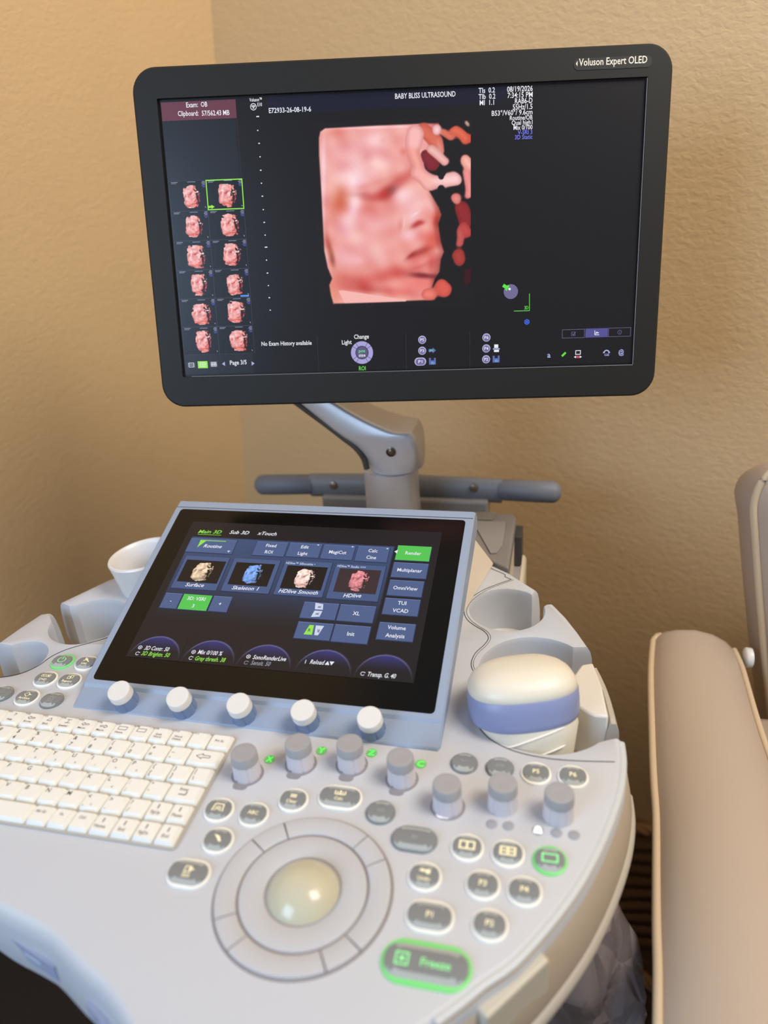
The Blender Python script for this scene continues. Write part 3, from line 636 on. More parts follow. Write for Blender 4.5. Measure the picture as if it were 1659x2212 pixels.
# ------------------------------------------------------------------ the ultrasound picture, painted as soft strokes
STK = [  # x, y, rx, ry, angle, colour, strength (in the 1659 wide study of the picture)
    (640, 330, 420, 190, 0, (246, 190, 190), .8), (430, 560, 160, 170, 0, (250, 206, 214), .75), (260, 200, 120, 60, -10, (232, 150, 135), .7), (620, 250, 90, 60, 0, (252, 205, 210), .6),
    (430, 640, 80, 70, 0, (252, 216, 226), .8), (740, 470, 60, 60, 0, (250, 200, 200), .5), (820, 330, 90, 150, 0, (236, 150, 140), .6), (300, 480, 80, 100, 0, (234, 160, 160), .4), (880, 360, 40, 40, 0, (215, 100, 90), .6),
    (310, 810, 75, 130, 10, (205, 95, 60), .8), (560, 870, 200, 60, -8, (224, 120, 112), .7), (600, 780, 220, 36, 3, (205, 105, 100), .65), (480, 750, 120, 26, 0, (196, 110, 112), .5),
    (780, 690, 150, 60, -38, (190, 60, 55), .9), (770, 710, 60, 38, -40, (100, 35, 40), 1.0), (880, 600, 170, 52, -30, (205, 85, 80), .75), (700, 750, 110, 40, -20, (196, 66, 60), .7),
    (1010, 640, 80, 110, -20, (240, 160, 150), .6), (890, 780, 110, 100, 30, (252, 214, 222), .8), (1010, 850, 140, 110, 35, (250, 200, 200), .8), (960, 940, 60, 70, 20, (250, 210, 214), .8), (1100, 900, 80, 90, 30, (240, 160, 155), .7),
    (1180, 960, 42, 110, 8, (206, 80, 65), .85), (990, 1020, 62, 26, -30, (175, 60, 55), .95), (1030, 1000, 40, 22, 0, (190, 50, 45), .8), (985, 920, 40, 10, -35, (255, 225, 230), .8), (880, 1010, 10, 60, 8, (250, 205, 205), .5),
    (850, 1020, 26, 60, 0, (214, 110, 105), .6), (940, 1110, 110, 60, 0, (250, 205, 215), .7), (1060, 1120, 80, 60, -20, (238, 140, 130), .6), (1150, 1150, 70, 80, 0, (214, 80, 68), .75),
    (1060, 1250, 130, 44, -32, (176, 46, 42), .85), (980, 1290, 90, 26, -28, (150, 40, 40), .6), (1000, 1340, 90, 50, -20, (232, 130, 125), .7), (1110, 1350, 70, 80, 0, (214, 90, 85), .7), (1040, 1430, 100, 34, -25, (222, 110, 108), .6),
    (1040, 1480, 130, 30, 5, (130, 40, 45), .85), (1060, 1560, 120, 60, 0, (232, 116, 108), .8), (900, 1560, 150, 60, 0, (240, 140, 128), .7), (1130, 1400, 40, 90, 0, (190, 70, 66), .6),
    (430, 880, 60, 130, 12, (252, 216, 228), .85), (360, 1040, 90, 110, 0, (248, 200, 212), .7), (620, 1000, 200, 90, 0, (244, 180, 184), .6), (540, 1160, 150, 110, 0, (232, 156, 156), .6), (620, 1300, 120, 80, 0, (234, 164, 164), .55),
    (360, 1300, 130, 90, 0, (248, 196, 206), .6), (760, 1250, 120, 120, 0, (244, 172, 170), .6), (840, 1330, 90, 110, -35, (222, 120, 112), .5), (215, 1230, 28, 140, -12, (176, 80, 62), .85), (240, 1330, 24, 70, -10, (150, 66, 52), .7),
    (700, 1480, 380, 70, -12, (214, 96, 88), .75), (440, 1530, 260, 60, 14, (204, 92, 84), .7), (620, 1600, 260, 36, 6, (198, 84, 78), .8), (280, 1500, 60, 90, -30, (222, 120, 105), .6), (830, 1620, 140, 50, 8, (234, 124, 114), .6),
    (260, 1640, 50, 110, -18, (226, 130, 108), .8), (160, 500, 24, 300, 0, (250, 215, 225), .7), (150, 900, 22, 260, 0, (250, 205, 215), .6), (640, 145, 500, 14, -1.5, (255, 200, 205), .8),
    (1075, 1330, 95, 34, -28, (238, 146, 140), .75), (1010, 1400, 110, 24, -20, (200, 86, 84), .55), (1130, 1180, 60, 50, -20, (226, 100, 84), .6), (1030, 1530, 110, 30, 0, (238, 132, 122), .7), (1060, 1470, 120, 20, 6, (112, 34, 40), .7),
    (950, 1290, 60, 18, -38, (140, 40, 40), .6), (700, 620, 240, 30, -18, (222, 128, 122), .45), (600, 560, 60, 40, 0, (250, 206, 210), .5), (560, 420, 50, 70, 20, (228, 150, 150), .4), (700, 260, 40, 30, 0, (230, 150, 145), .45), (350, 620, 50, 60, 0, (236, 168, 170), .4), (480, 1340, 60, 40, 0, (250, 190, 196), .5), (250, 1150, 40, 60, 0, (232, 140, 130), .5)]
CAPS = [  # x1, y1, x2, y2, r, colour : limbs and fingers beside the face
    (1400, 860, 1430, 990, 66, (142, 40, 44)), (1090, 410, 1140, 470, 66, (128, 38, 48)), (1060, 170, 1160, 260, 66, (214, 104, 84)), (1180, 270, 1205, 360, 40, (226, 140, 128)), (990, 190, 965, 290, 72, (244, 180, 176)),
    (955, 330, 1010, 550, 52, (240, 160, 150)), (1010, 550, 1110, 640, 72, (242, 172, 166)), (1110, 630, 1200, 640, 56, (244, 190, 188)), (1130, 340, 1250, 450, 45, (240, 182, 176)), (1250, 625, 1340, 600, 62, (246, 196, 194)),
    (1180, 165, 1180, 175, 42, (250, 204, 206)), (1250, 190, 1300, 235, 36, (222, 118, 96)), (1340, 175, 1430, 250, 44, (226, 106, 80)), (1450, 250, 1470, 245, 36, (214, 84, 62)), (1430, 440, 1470, 480, 50, (246, 178, 164)),
    (1450, 540, 1462, 750, 38, (240, 150, 148)), (1350, 780, 1352, 784, 48, (226, 138, 128)), (1385, 1090, 1380, 1190, 36, (196, 92, 88)), (1420, 1060, 1440, 1090, 52, (188, 70, 68)), (1370, 1300, 1380, 1330, 60, (166, 60, 54)),
    (1220, 1580, 1240, 1600, 72, (214, 90, 78)), (1100, 1640, 1120, 1640, 62, (230, 122, 108)), (1450, 120, 1455, 125, 20, (200, 170, 160)), (1460, 1450, 1450, 1520, 40, (60, 20, 28))]
FACE = [(120, 240), (132, 185), (175, 155), (640, 130), (1190, 108), (1210, 140), (1060, 480), (1110, 720), (1195, 865), (1217, 930), (1190, 1010), (1200, 1090), (1215, 1180), (1240, 1260), (1212, 1330), (1200, 1440), (1160, 1500), (1130, 1590), (1160, 1690), (900, 1700), (600, 1715), (250, 1725), (228, 1650), (213, 1560), (238, 1500), (198, 1400), (168, 1250), (160, 1100), (140, 700), (122, 400)]
def pip_d(X, Y, poly):                                  # signed distance, inside positive
    d = np.full(X.shape, 1e9); ins = np.zeros(X.shape, bool); n = len(poly)
    for i in range(n):
        x1, y1 = poly[i]; x2, y2 = poly[(i+1) % n]
        t = np.clip(((X-x1)*(x2-x1)+(Y-y1)*(y2-y1))/((x2-x1)**2+(y2-y1)**2), 0, 1)
        d = np.minimum(d, np.hypot(X-x1-t*(x2-x1), Y-y1-t*(y2-y1)))
        c = ((y1 > Y) != (y2 > Y)) & (X < (x2-x1)*(Y-y1)/((y2-y1) or 1e-9)+x1); ins ^= c
    return np.where(ins, d, -d)
BG = np.array([27, 24, 27.])  # same lifted black, reflection painted in
def fnoise(X, Y, seed, f):
    r = np.random.default_rng(seed); o = np.zeros(X.shape)
    for k in range(14):
        a = r.uniform(0, 6.28); w = f*r.uniform(.5, 2); o += np.sin((X*math.cos(a)+Y*math.sin(a))*w+r.uniform(0, 6.28))
    return o/14**.5
def face_paint(X, Y, bgc=BG, hard=1.):
    C = np.empty(X.shape+(3,)); C[:] = bgc
    m = np.clip(pip_d(X, Y, FACE)/(14*hard)+.5, 0, 1)[..., None]
    f = np.empty_like(C); f[:] = (236, 158, 150)
    for x, y, rx, ry, a, c, s in STK:
        t = math.radians(a); dx = (X-x)*math.cos(t)+(Y-y)*math.sin(t); dy = -(X-x)*math.sin(t)+(Y-y)*math.cos(t)
        w = (s*np.exp(-((dx/rx)**2+(dy/ry)**2)*1.1))[..., None]; f = f*(1-w)+np.array(c, float)*w
    f = f+fnoise(X, Y, 5, .020)[..., None]*np.array([5, 13, 12.])
    r = np.clip(pip_d(X, Y, FACE)/60, 0, 1)[..., None]; right = np.clip((X-1080)/80, 0, 1)[..., None]
    f = f*(1-.45*(1-r)*right*np.array([.6, 1, 1]))
    C = C*(1-m)+f*m
    # pale cord along the lower edge
    w = np.clip(pip_d(X, Y, [(295, 1610), (330, 1605), (560, 1640), (900, 1690), (900, 1705), (350, 1720)])/8+.5, 0, 1)[..., None]; C = C*(1-w)+np.array([246, 182, 176.])*w
    Xw = X+fnoise(X, Y, 31, .02)*7; Yw = Y+fnoise(X, Y, 32, .02)*7
    for grp in (CAPS[:2], CAPS[2:4], CAPS[14:], CAPS[4:14]):
        num = np.zeros(C.shape); den = np.full(X.shape, 1e-12); k = .07
        for x1, y1, x2, y2, rr, c in grp:
            L = (x2-x1)**2+(y2-y1)**2+1e-6; t = np.clip(((Xw-x1)*(x2-x1)+(Yw-y1)*(y2-y1))/L, 0, 1)
            w = np.exp(-k*np.clip(np.hypot(Xw-x1-t*(x2-x1), Yw-y1-t*(y2-y1))-rr, -90, 200)); den += w; num += w[..., None]*np.array(c, float)
        D = np.log(den)/k; a = (np.clip(D/16+.35, 0, 1)*(X < 1480))[..., None]
        sh = .78+.26*np.clip(D/46, 0, 1)**.8; col = num/den[..., None]*np.stack([sh**.5, sh, sh], -1); C = C*(1-a)+col*a
    for x, y, rr in ((1215, 545, 44), (1216, 700, 34), (1215, 585, 26)):
        a = np.clip((rr-np.hypot(X-x, (Y-y)*.9))/9+.5, 0, 1)[..., None]; C = C*(1-a)+BG*a
    return C

# ------------------------------------------------------------------ monitor
q = quadpose([(337, 213), (1400, 165), (1369, 789), (394.5, 815)], .481)
mn = np.cross(q[1]-q[0], q[3]-q[0]); mn = mn if mn[1] < 0 else -mn
FM = Frame(q[3], q[2]-q[3], mn)
ox0 = (FM.at(290, 300)[0]+FM.at(340, 780)[0])/2
cor = [FM.at(*p) for p in ((290, 148), (1450, 93), (1409, 853), (356, 878))]
ox0 = FM.at(326, 600)[0]; ox1 = FM.at(1436, 450)[0]; oy0 = FM.at(880, 867)[1]; oy1 = FM.at(870, 118)[1]
rx1 = (FM.at(1400, 165)[0]+FM.at(1369, 789)[0])/2; ry1 = (FM.at(337, 213)[1]+FM.at(1400, 165)[1])/2
outer = rrect(ox0, ox1, oy0, oy1, .024, 10)
def inner_of(x0, x1, y0, y1, n=10): return rrect(x0, x1, y0, y1, .0012, n)
mb = MB()
def rr_in(d, r=.024): return rrect(ox0+d, ox1-d, oy0+d, oy1-d, max(r-d, .002), 10)
inn = inner_of(0, rx1, 0, ry1)
R0 = [FM.p(a, b, -.0045) for a, b in inner_of(.0, rx1, 0, ry1)]; R1 = [FM.p(a, b, 0) for a, b in inn]; R2 = [FM.p(a, b, .0) for a, b in rr_in(.0018)]; R3 = [FM.p(a, b, -.0016) for a, b in rr_in(0)]
R4 = [FM.p(a, b, -.012) for a, b in rr_in(0)]; R5 = [FM.p(a, b, -.026) for a, b in rr_in(.012)]; R6 = [FM.p(a, b, -.030) for a, b in rr_in(.03, .05)]
mb.loft([R6, R5, R4, R3, R2, R1, R0], cap0=True, cap1=False)
mon = mb.build('monitor', bezel, root, smooth=40, label='black wide monitor showing the red and pink ultrasound picture')
mb = MB(); mb.rect(FM, -.0005, rx1+.0005, -.0005, ry1+.0005, -.0044)
mb.build('screen_glass', mat('screen_black', (6, 6, 7), .22, spec=.25), mon)
mb = MB(); mb.tube([FM.p(rx1-.0006, .001, -.0008), FM.p(rx1-.0006, ry1-.001, -.0008)], .0005, n=6); mb.tube([FM.p(.01, .0004, -.0008), FM.p(rx1-.0006, .0004, -.0008)], .0004, n=6)
mb.build('inner_edge', mat('lit_edge_grey', (120, 120, 124), .3), mon)  # paler grey line paints the light caught by the recess wall
H = -.0040; FMs = Frame(FM.p(0, 0, H), FM.x, FM.n)
sa = FMs.at(346, 220); sb = FMs.at(1394, 173); sc_ = FMs.at(1363, 784); sd = FMs.at(401, 809)
sx0 = (sa[0]+sd[0])/2; sx1 = (sb[0]+sc_[0])/2; sy0 = (sd[1]+sc_[1])/2; sy1 = (sa[1]+sb[1])/2
def mbg(A, B):
    C = np.empty(A.shape+(3,)); C[:] = (25, 23, 27)  # lifted black: the room's reflection put into the screen colour
    u, v = FMs.px(A, B)
    hb = FMs.at(576, 244)[1]; hx = FMs.at(576, 220)[0]; hx1 = FMs.at(1095, 200)[0]
    m = ((B > hb) & (A > hx) & (A < hx1))[..., None]; C = np.where(m, np.array([24, 24, 44.]), C)
    x5 = FMs.at(512, 300)[0]; m = (A < x5)[..., None]; C = np.where(m, np.array([32, 34, 42.]), C)
    return C
picture('display', FMs, sx0, sx1, sy0, sy1, 260, 120, 0, mbg, mon)
e = .00018
mb = MB(); a = FMs.at(345.5, 218.5); b = FMs.at(511.5, 255); a = (sx0+.0004, sy1-.0008)
mb.rect(FMs, a[0], b[0], b[1], a[1], e); mb.build('status_bar', ui('maroon', (106, 58, 72)), mon)
a = FMs.at(689, 268); b = FMs.at(1017, 657)
def mainpic(A, B):
    u, v = FMs.px(A, B); return face_paint((u-660)*4.1475, (v-240)*4.1475)
xa = FMs.at(680, 460)[0]; xb = FMs.at(1019, 460)[0]; ya = FMs.at(850, 664)[1]; yb2 = FMs.at(850, 258)[1]
picture('ultrasound_picture', FMs, xa, xb, ya, yb2, 230, 270, e, mainpic, mon)
# small pictures
def thumb(seed, tint=(1, 1, 1), hardness=3.):
    r = np.random.default_rng(seed); sx, sy = r.uniform(.9, 1.12), r.uniform(.92, 1.05); rot = r.uniform(-.16, .16); ox, oy = r.uniform(-60, 60, 2)
    def f(X, Y):                                        # X,Y in 0..1 of the figure box, y down
        x = (X-.5)*sx; y = (Y-.5)*sy; x, y = x*math.cos(rot)-y*math.sin(rot), x*math.sin(rot)+y*math.cos(rot)
        zx = 830+x*1560+ox; zy = 900+y*1850+oy
        zx = zx+fnoise(zx, zy, seed+50, .005)*26; zy = zy+fnoise(zx, zy, seed+90, .006)*26
        C = face_paint(zx, zy, np.array([16, 16, 18.]), 1.)
        k = fnoise(zx, zy, seed+7, .013)*22; lum = 1+.07*fnoise(zx, zy, seed+11, .012)
        for q_ in range(5):
            cx, cy = r.uniform(1050, 1500), r.uniform(100, 1500) ; w = (np.hypot(zx-cx, zy-cy) < r.uniform(40, 90))[..., None]; C = np.where(w, C*.25, C)
        d = np.hypot((zx-(800+r.uniform(-40, 40)))/740, (zy-900)/880)*1+.08*fnoise(zx, zy, seed+3, .014)
        m = np.clip((1-d)*30, 0, 1)[..., None]
        C = 16+(C*lum[..., None]-16)*m; return C
    def g2(X, Y):
        C = f(X, Y); L = C-16; g_ = L.mean(-1, keepdims=True)
        if tint != (1, 1, 1): L = g_*np.array(tint)*1.15
        return np.clip(16+L, 0, 255)
    return g2
def place_thumb(name, fr, x0, x1, y0, y1, h, seed, parent, tint=(1, 1, 1), box=(.30, .86, .10, .96), bgc=(20, 22, 28), n=44):
    fn = thumb(seed, tint); bx0, bx1, by0, by1 = box
    def f(A, B):
        X = (A-x0)/(x1-x0); Y = (y1-B)/(y1-y0); X = (X-bx0)/(bx1-bx0); Y = (Y-by0)/(by1-by0)
        m = ((X > 0) & (X < 1) & (Y > 0) & (Y < 1))[..., None]; C = np.where(m, fn(X, Y), 16.)
        k = (C.max(-1, keepdims=True) < 22); return np.where(k, np.array(bgc, float), C)
    return picture(name, fr, x0, x1, y0, y1, int(n*1.2), n, h, f, parent)
r0y = FMs.at(364, 392)[1]; cw0 = (FMs.at(364, 392)[0]+FMs.at(399.5, 766)[0])/2; cw1 = (FMs.at(443, 391)[0]+FMs.at(475.6, 765)[0])/2; cw2 = (FMs.at(522.5, 388)[0]+FMs.at(551, 764)[0])/2; r6y = FMs.at(475, 765)[1]
ch = (r0y-r6y)/6; seed = 20
gl = MB()
for i in range(6):
    for j in range(2):
        xx0, xx1 = ((cw0, cw1), (cw1, cw2))[j]; yy1 = r0y-i*ch; yy0 = yy1-ch; seed += 1
        place_thumb('thumbnail', FMs, xx0+.0003, xx1-.0003, yy0+.0003, yy1-.0003, e, seed, mon, n=52)
        gl.frame(FMs, xx0, xx1, yy0, yy1, .0002, 1.6*e, 0)
        w = xx1-xx0
        gl.rect(FMs, xx0+w*.06, xx0+w*.24, yy1-.0016, yy1-.0011, 2*e, 1); gl.rect(FMs, xx0+w*.06, xx0+w*.20, yy1-.0027, yy1-.0023, 2*e, 1)
        gl.rect(FMs, xx0+w*.5, xx0+w*.72, yy1-.0016, yy1-.0011, 2*e, 1)
        for k in range(5): gl.rect(FMs, xx1-w*(.10+.02*(k % 2)), xx1-w*.02, yy1-.0016-.0013*k, yy1-.0010-.0013*k, 2*e, 1 if k < 3 else 2)
        gl.poly(FMs, [(xx1-w*.08, yy0+.004), (xx1-w*.05, yy0+.002), (xx1-w*.045, yy0+.0035)], 2*e, 1)
gl.build('thumbnail_grid', [ui('grid', (70, 72, 90)), ui('small_print', (150, 152, 176)), ui('small_blue', (90, 90, 190))], mon)
mb = MB(); mb.frame(FMs, cw1, cw2, r0y-ch, r0y, .0010, 3*e); c = (cw1+.004, r0y-ch+.0032)
mb.poly(FMs, [(c[0]-.003, c[1]-.001), (c[0], c[1]-.001), (c[0], c[1]-.002), (c[0]+.0034, c[1]), (c[0], c[1]+.002), (c[0], c[1]+.001), (c[0]-.003, c[1]+.001)], 3*e)
mb.build('selection_frame', ui('lime', (150, 232, 70)), mon)
mb = MB(); c = FMs.at(529, 639); mb.rect(FMs, c[0]-.0045, c[0]+.0045, c[1]-.0008, c[1]+.0008, 3*e); mb.build('colour_bar', ui('colour_bar', (90, 150, 240)), mon)
# screen writing
WR = [ui('white', (235, 236, 244)), ui('green_text2', (110, 220, 90)), ui('blue_text', (120, 124, 236)), ui('lilac_text', (170, 176, 230)), ui('rule', (64, 58, 62)), ui('snow_blue', (70, 110, 235))]
mb = MB()
for s, u0, v0, u1, v1, c, m in (
    ('Exam:', 403, 232.6, 428, 231.4, .0040, 0), ('OB', 434.8, 231.2, 448.5, 230.6, .0040, 0), ('Clipboard:', 385, 251, 429.4, 250, .0040, 0), ('57/562.43 MB', 436.6, 250.3, 496.3, 248.6, .0040, 0),
    ('Voluson™', 539.3, 220, 566, 218.7, .0028, 0), ('E10', 556.7, 230, 566.4, 229.6, .0028, 0), ('E72933-26-08-19-6', 581.3, 244.6, 672.4, 241.2, .0040, 0),
    ('BABY BLISS ULTRASOUND', 853.5, 214, 984, 208.6, .0042, 0), ('TIs  0.2', 1033.6, 201.5, 1069, 200, .0040, 0), ('TIb  0.2', 1033.6, 214.8, 1070, 213.3, .0040, 0), ('MI  1.1', 1036, 227.8, 1067, 226.5, .0040, 0),
    ('08/19/2026', 1095, 199, 1150.4, 196.8, .0042, 0), ('7:34:15 PM', 1096, 212.2, 1150.3, 210, .0042, 0), ('RAB6-D', 1112, 224.4, 1150, 222.8, .0042, 0), ('55Hz/1.5', 1107.4, 237.4, 1150, 235.7, .0042, 0),
    ('B53°/V60°/ 9.6cm', 1062, 250.6, 1150, 247.2, .0040, 0), ('Routine/OB', 1101, 260, 1150, 258.2, .0036, 0), ('Qual high1', 1105, 270.4, 1150, 268.7, .0036, 0), ('Mix 0/100', 1109, 281, 1150, 279.4, .0036, 0),
    ('V-SRI 3', 1118, 291, 1149.5, 289.8, .0035, 2), ('3D Static', 1112, 301.6, 1149.8, 300.1, .0035, 2),
    ('No Exam History available', 565.4, 747, 673.6, 744.6, .0038, 0), ('Page 3/5', 497.4, 788, 533.4, 786.5, .0040, 0),
    ('Change', 765, 732, 797, 731, .0039, 0), ('Light', 739, 744, 760, 743, .0039, 0), ('ROI', 775.7, 800.2, 790.3, 799.6, .0039, 1), ('a', 1182, 772.5, 1189, 772.3, .0050, 3), ('@', 1335.5, 766, 1347.5, 765.4, .0046, 3), ('GE', 1305, 769, 1315.5, 768.5, .0020, 3), ('3D', 1132.6, 668.5, 1141, 668.1, .0030, 1)):
    MB().textpx(FMs, s, u0, v0, u1, v1, c*1.12, 4*e, 0).build('screen_text', WR[m], mon)
for i, (u, v) in enumerate([(557, 252), (557, 282), (560, 310), (562, 339), (563.5, 368), (565, 396), (567, 424), (569, 453), (571, 480.5), (573, 508), (575, 534), (576, 562), (578, 590), (580, 617), (582, 643), (584, 670)]):
    c = FMs.at(u, v); w = .0014 if i in (0, 10) else (.0006 if i % 2 else .0008); mb.rect(FMs, c[0]-w, c[0]+w, c[1]-.0005, c[1]+.0005, 3*e, 0)
c = FMs.at(547.6, 231); mb.ring(FMs, c[0], c[1], .0026, .0032, 3*e, 0, n=28)
# two looped script letters of the round emblem
for s in (-1, 1):
    mb.ring(FMs, c[0]+s*.0009, c[1]+.0006, .0006, .0010, 3*e, 0, n=14); mb.line(FMs, [(c[0]+s*.0016, c[1]+.0012), (c[0]-s*.0004, c[1]-.0014), (c[0]+s*.0010, c[1]-.0015)], .0004, 3*e, 0)
for (u0, v0), (u1, v1) in (((685, 726), (688.7, 802.7)), ((876.5, 719.6), (878, 799)), ((1014.9, 715.7), (1014.9, 794.7)), ((512, 256), (551, 764))):
    mb.line(FMs, [FMs.at(u0, v0), FMs.at(u1, v1)], .0003, 1.2*e, 4)
for u, v, s in ((483, 786, -1), (547, 785, 1)):
    c = FMs.at(u, v); mb.poly(FMs, [(c[0]+s*.0016, c[1]), (c[0]-s*.0016, c[1]+.0022*s), (c[0]-s*.0016, c[1]-.0022*s)], 3*e, 3)
a = FMs.at(1143.6, 634); b = FMs.at(1143.5, 671); c = FMs.at(1110, 672); mb.line(FMs, [a, b], .0006, 3*e, 1); mb.line(FMs, [b, c], .0006, 3*e, 1)
c = FMs.at(1138, 695.4)
for k in range(6):
    t = math.radians(60*k+30); t2 = math.radians(60*k+90); mb.line(FMs, [(c[0]+.0026*math.cos(t), c[1]+.0026*math.sin(t)), (c[0]+.0026*math.cos(t2), c[1]+.0026*math.sin(t2))], .0007, 3*e, 5); mb.line(FMs, [(c[0], c[1]), (c[0]+.0026*math.cos(t), c[1]+.0026*math.sin(t))], .0006, 3*e, 5)
mb.build('depth_scale', [ui('white', (235, 236, 244)), ui('green_text2', (110, 220, 90)), ui('blue_text', (120, 124, 236)), ui('lilac_text', (170, 176, 230)), ui('rule', (64, 58, 62)), ui('snow_blue', (70, 110, 235))], mon)
# dial and icons
mb = MB(); c = FMs.at(782, 761.7); mb.ring(FMs, c[0], c[1], .0070, .0118, 2*e, 0); mb.disc(FMs, c[0], c[1], .0064, 2*e, 1)
for a in (35, 58, 122, 145, 215, 238, 302, 325):
    t = math.radians(a); mb.line(FMs, [(c[0]+.007*math.cos(t), c[1]+.007*math.sin(t)), (c[0]+.0118*math.cos(t), c[1]+.0118*math.sin(t))], .0004, 3*e, 2)
mb.text(FMs, 'pos', c[0], c[1]+.0020, 3*e, .0032, 3, w=.0066, align='c'); mb.text(FMs, 'size', c[0], c[1]-.0026, 3*e, .0032, 4, w=.0072, align='c')
mb.build('dial_graphic', [ui('dial', (168, 160, 214)), ui('dial_core', (92, 88, 124)), ui('black', (18, 16, 18)), ui('mint', (110, 230, 150)), wht], mon)
for t, u, v, L in (('P5', 912, 734, 0), ('P3', 912, 757.6, 0), ('P1', 908, 781, .004), ('P6', 1050.7, 729, 0), ('P4', 1050.4, 752.7, 0), ('P2', 1050, 776, 0)):
    c = FMs.at(u, v); mb = MB(); mb.poly(FMs, [(c[0]+a, c[1]+b) for a, b in stadium(L, .0042, 28)], 2*e, 0); mb.poly(FMs, [(c[0]+a*.86, c[1]+b*.86-.0002) for a, b in stadium(L, .0040, 28)], 2.5*e, 1)
    mb.text(FMs, t, c[0], c[1], 3*e, .0030, 2, w=.0042, align='c'); mb.build('shortcut_icon', [ui('icon_rim', (190, 186, 222)), ui('icon_body', (112, 106, 158)), wht], mon)
IC = [ui('disk', (96, 108, 170)), ui('disk_slot', (30, 32, 60)), ui('cyan', (110, 190, 250)), ui('mint', (110, 230, 150)), wht, ui('lilac_text', (170, 176, 230)), ui('lime2', (96, 226, 70)), ui('red', (236, 70, 90)), ui('ball', (112, 106, 148))]
for u, v in ((934, 780.5), (1071.6, 775.8)):
    mb = MB(); c = FMs.at(u, v); mb.rect(FMs, c[0]-.0036, c[0]+.0036, c[1]-.0034, c[1]+.0036, 2*e, 0); mb.rect(FMs, c[0]-.0016, c[0]+.0018, c[1]+.0010, c[1]+.0036, 2.5*e, 1); mb.text(FMs, '3D', c[0]+.0003, c[1]-.0018, 3*e, .0024, 2, w=.0036, align='c'); mb.build('disk_icon', IC, mon)
mb = MB(); c = FMs.at(933.5, 757); mb.poly(FMs, [(c[0]-.0038, c[1]-.0015), (c[0]+.0006, c[1]-.0015), (c[0]+.0006, c[1]-.003), (c[0]+.004, c[1]), (c[0]+.0006, c[1]+.003), (c[0]+.0006, c[1]+.0015), (c[0]-.0038, c[1]+.0015)], 2*e, 0); mb.text(FMs, 'JPG', c[0]-.0010, c[1], 3*e, .0018, 3, w=.0042, align='c'); mb.build('export_icon', IC, mon)
mb = MB(); c = FMs.at(1072, 752.4); mb.rect(FMs, c[0]-.0022, c[0]+.002, c[1]+.0004, c[1]+.0040, 2*e, 4); mb.rect(FMs, c[0]-.0024, c[0]+.0028, c[1]-.0038, c[1]-.0016, 2*e, 4); mb.rect(FMs, c[0]-.0035, c[0]+.0036, c[1]-.0012, c[1], 2*e, 5); mb.build('printer_icon', IC, mon)
mb = MB(); c = FMs.at(1217.5, 765.7); mb.line(FMs, [(c[0]-.0018, c[1]-.0018), (c[0]+.0020, c[1]+.0020)], .0021, 2*e, 6); mb.build('usb_icon', IC, mon)
mb = MB(); c = FMs.at(1248.5, 762); mb.frame(FMs, c[0]-.0028, c[0]+.0028, c[1]-.002, c[1]+.0026, .0007, 2*e, 4); c = FMs.at(1248, 771); mb.disc(FMs, c[0], c[1], .0013, 3*e, 7, 14)
for s in (-1, 1): mb.poly(FMs, [(c[0]+s*.0042, c[1]), (c[0]+s*.0018, c[1]+.0013*s), (c[0]+s*.0018, c[1]-.0013*s)], 3*e, 4)
mb.build('network_icon', IC, mon)
mb = MB(); c = FMs.at(1310, 761); mb.ring(FMs, c[0], c[1]-.0006, .0020, .0032, 2*e, 5, 20, 160, 16); mb.rect(FMs, c[0]-.0036, c[0]-.0018, c[1]-.0008, c[1]+.0006, 2*e, 5); mb.rect(FMs, c[0]+.0018, c[0]+.0036, c[1]-.0008, c[1]+.0006, 2*e, 5); mb.build('phone_icon', IC, mon)
mb = MB(); c = FMs.at(1103.4, 630); mb.disc(FMs, c[0], c[1], .0074, 2*e, 8, 30); c = FMs.at(1091.5, 620); mb.line(FMs, [(c[0]-.0024, c[1]+.0018), (c[0]+.0022, c[1]-.0010)], .0034, 3*e, 6); mb.line(FMs, [(c[0]+.0006, c[1]-.0034), (c[0]+.0034, c[1]+.0014)], .0020, 3*e, 6); mb.disc(FMs, c[0]+.0044, c[1]-.0022, .0013, 3*e, 4, 12); mb.build('light_ball_icon', IC, mon)
for k, (u0, v0, u1, v1) in enumerate(((1214.5, 712, 1262.5, 729.5), (1265, 710, 1312.5, 728), (1314.5, 708.5, 1362, 726.5))):
    a = FMs.at(u0, v0); b = FMs.at(u1, v1); mb = MB(); y1_, y0_ = a[1], b[1]; cx = (a[0]+b[0])/2; cy = (y0_+y1_)/2
    if k == 1: mb.rect(FMs, a[0], b[0], y0_, y1_, 2*e, 1); mb.line(FMs, [(cx-.002, cy+.0025), (cx-.002, cy-.002), (cx+.0026, cy-.002)], .0006, 3*e, 2); mb.line(FMs, [(cx-.001, cy-.001), (cx, cy+.001), (cx+.001, cy-.0005), (cx+.002, cy+.0005)], .0008, 3*e, 2)
    else:
        mb.frame(FMs, a[0], b[0], y0_, y1_, .0004, 2*e, 0)
        if k == 0: mb.frame(FMs, cx-.0022, cx+.0018, cy-.0022, cy+.0018, .0004, 3*e, 0); mb.line(FMs, [(cx-.001, cy), (cx, cy-.0012), (cx+.0022, cy+.0018)], .0006, 3*e, 0)
        else: mb.ring(FMs, cx, cy, .0018, .0022, 3*e, 0, n=20); mb.rect(FMs, cx-.0002, cx+.0002, cy-.0009, cy+.0009, 3*e, 0)
    mb.build('tab_icon', [ui('tab_line', (112, 108, 150)), ui('tab_on', (84, 82, 146)), wht], mon)
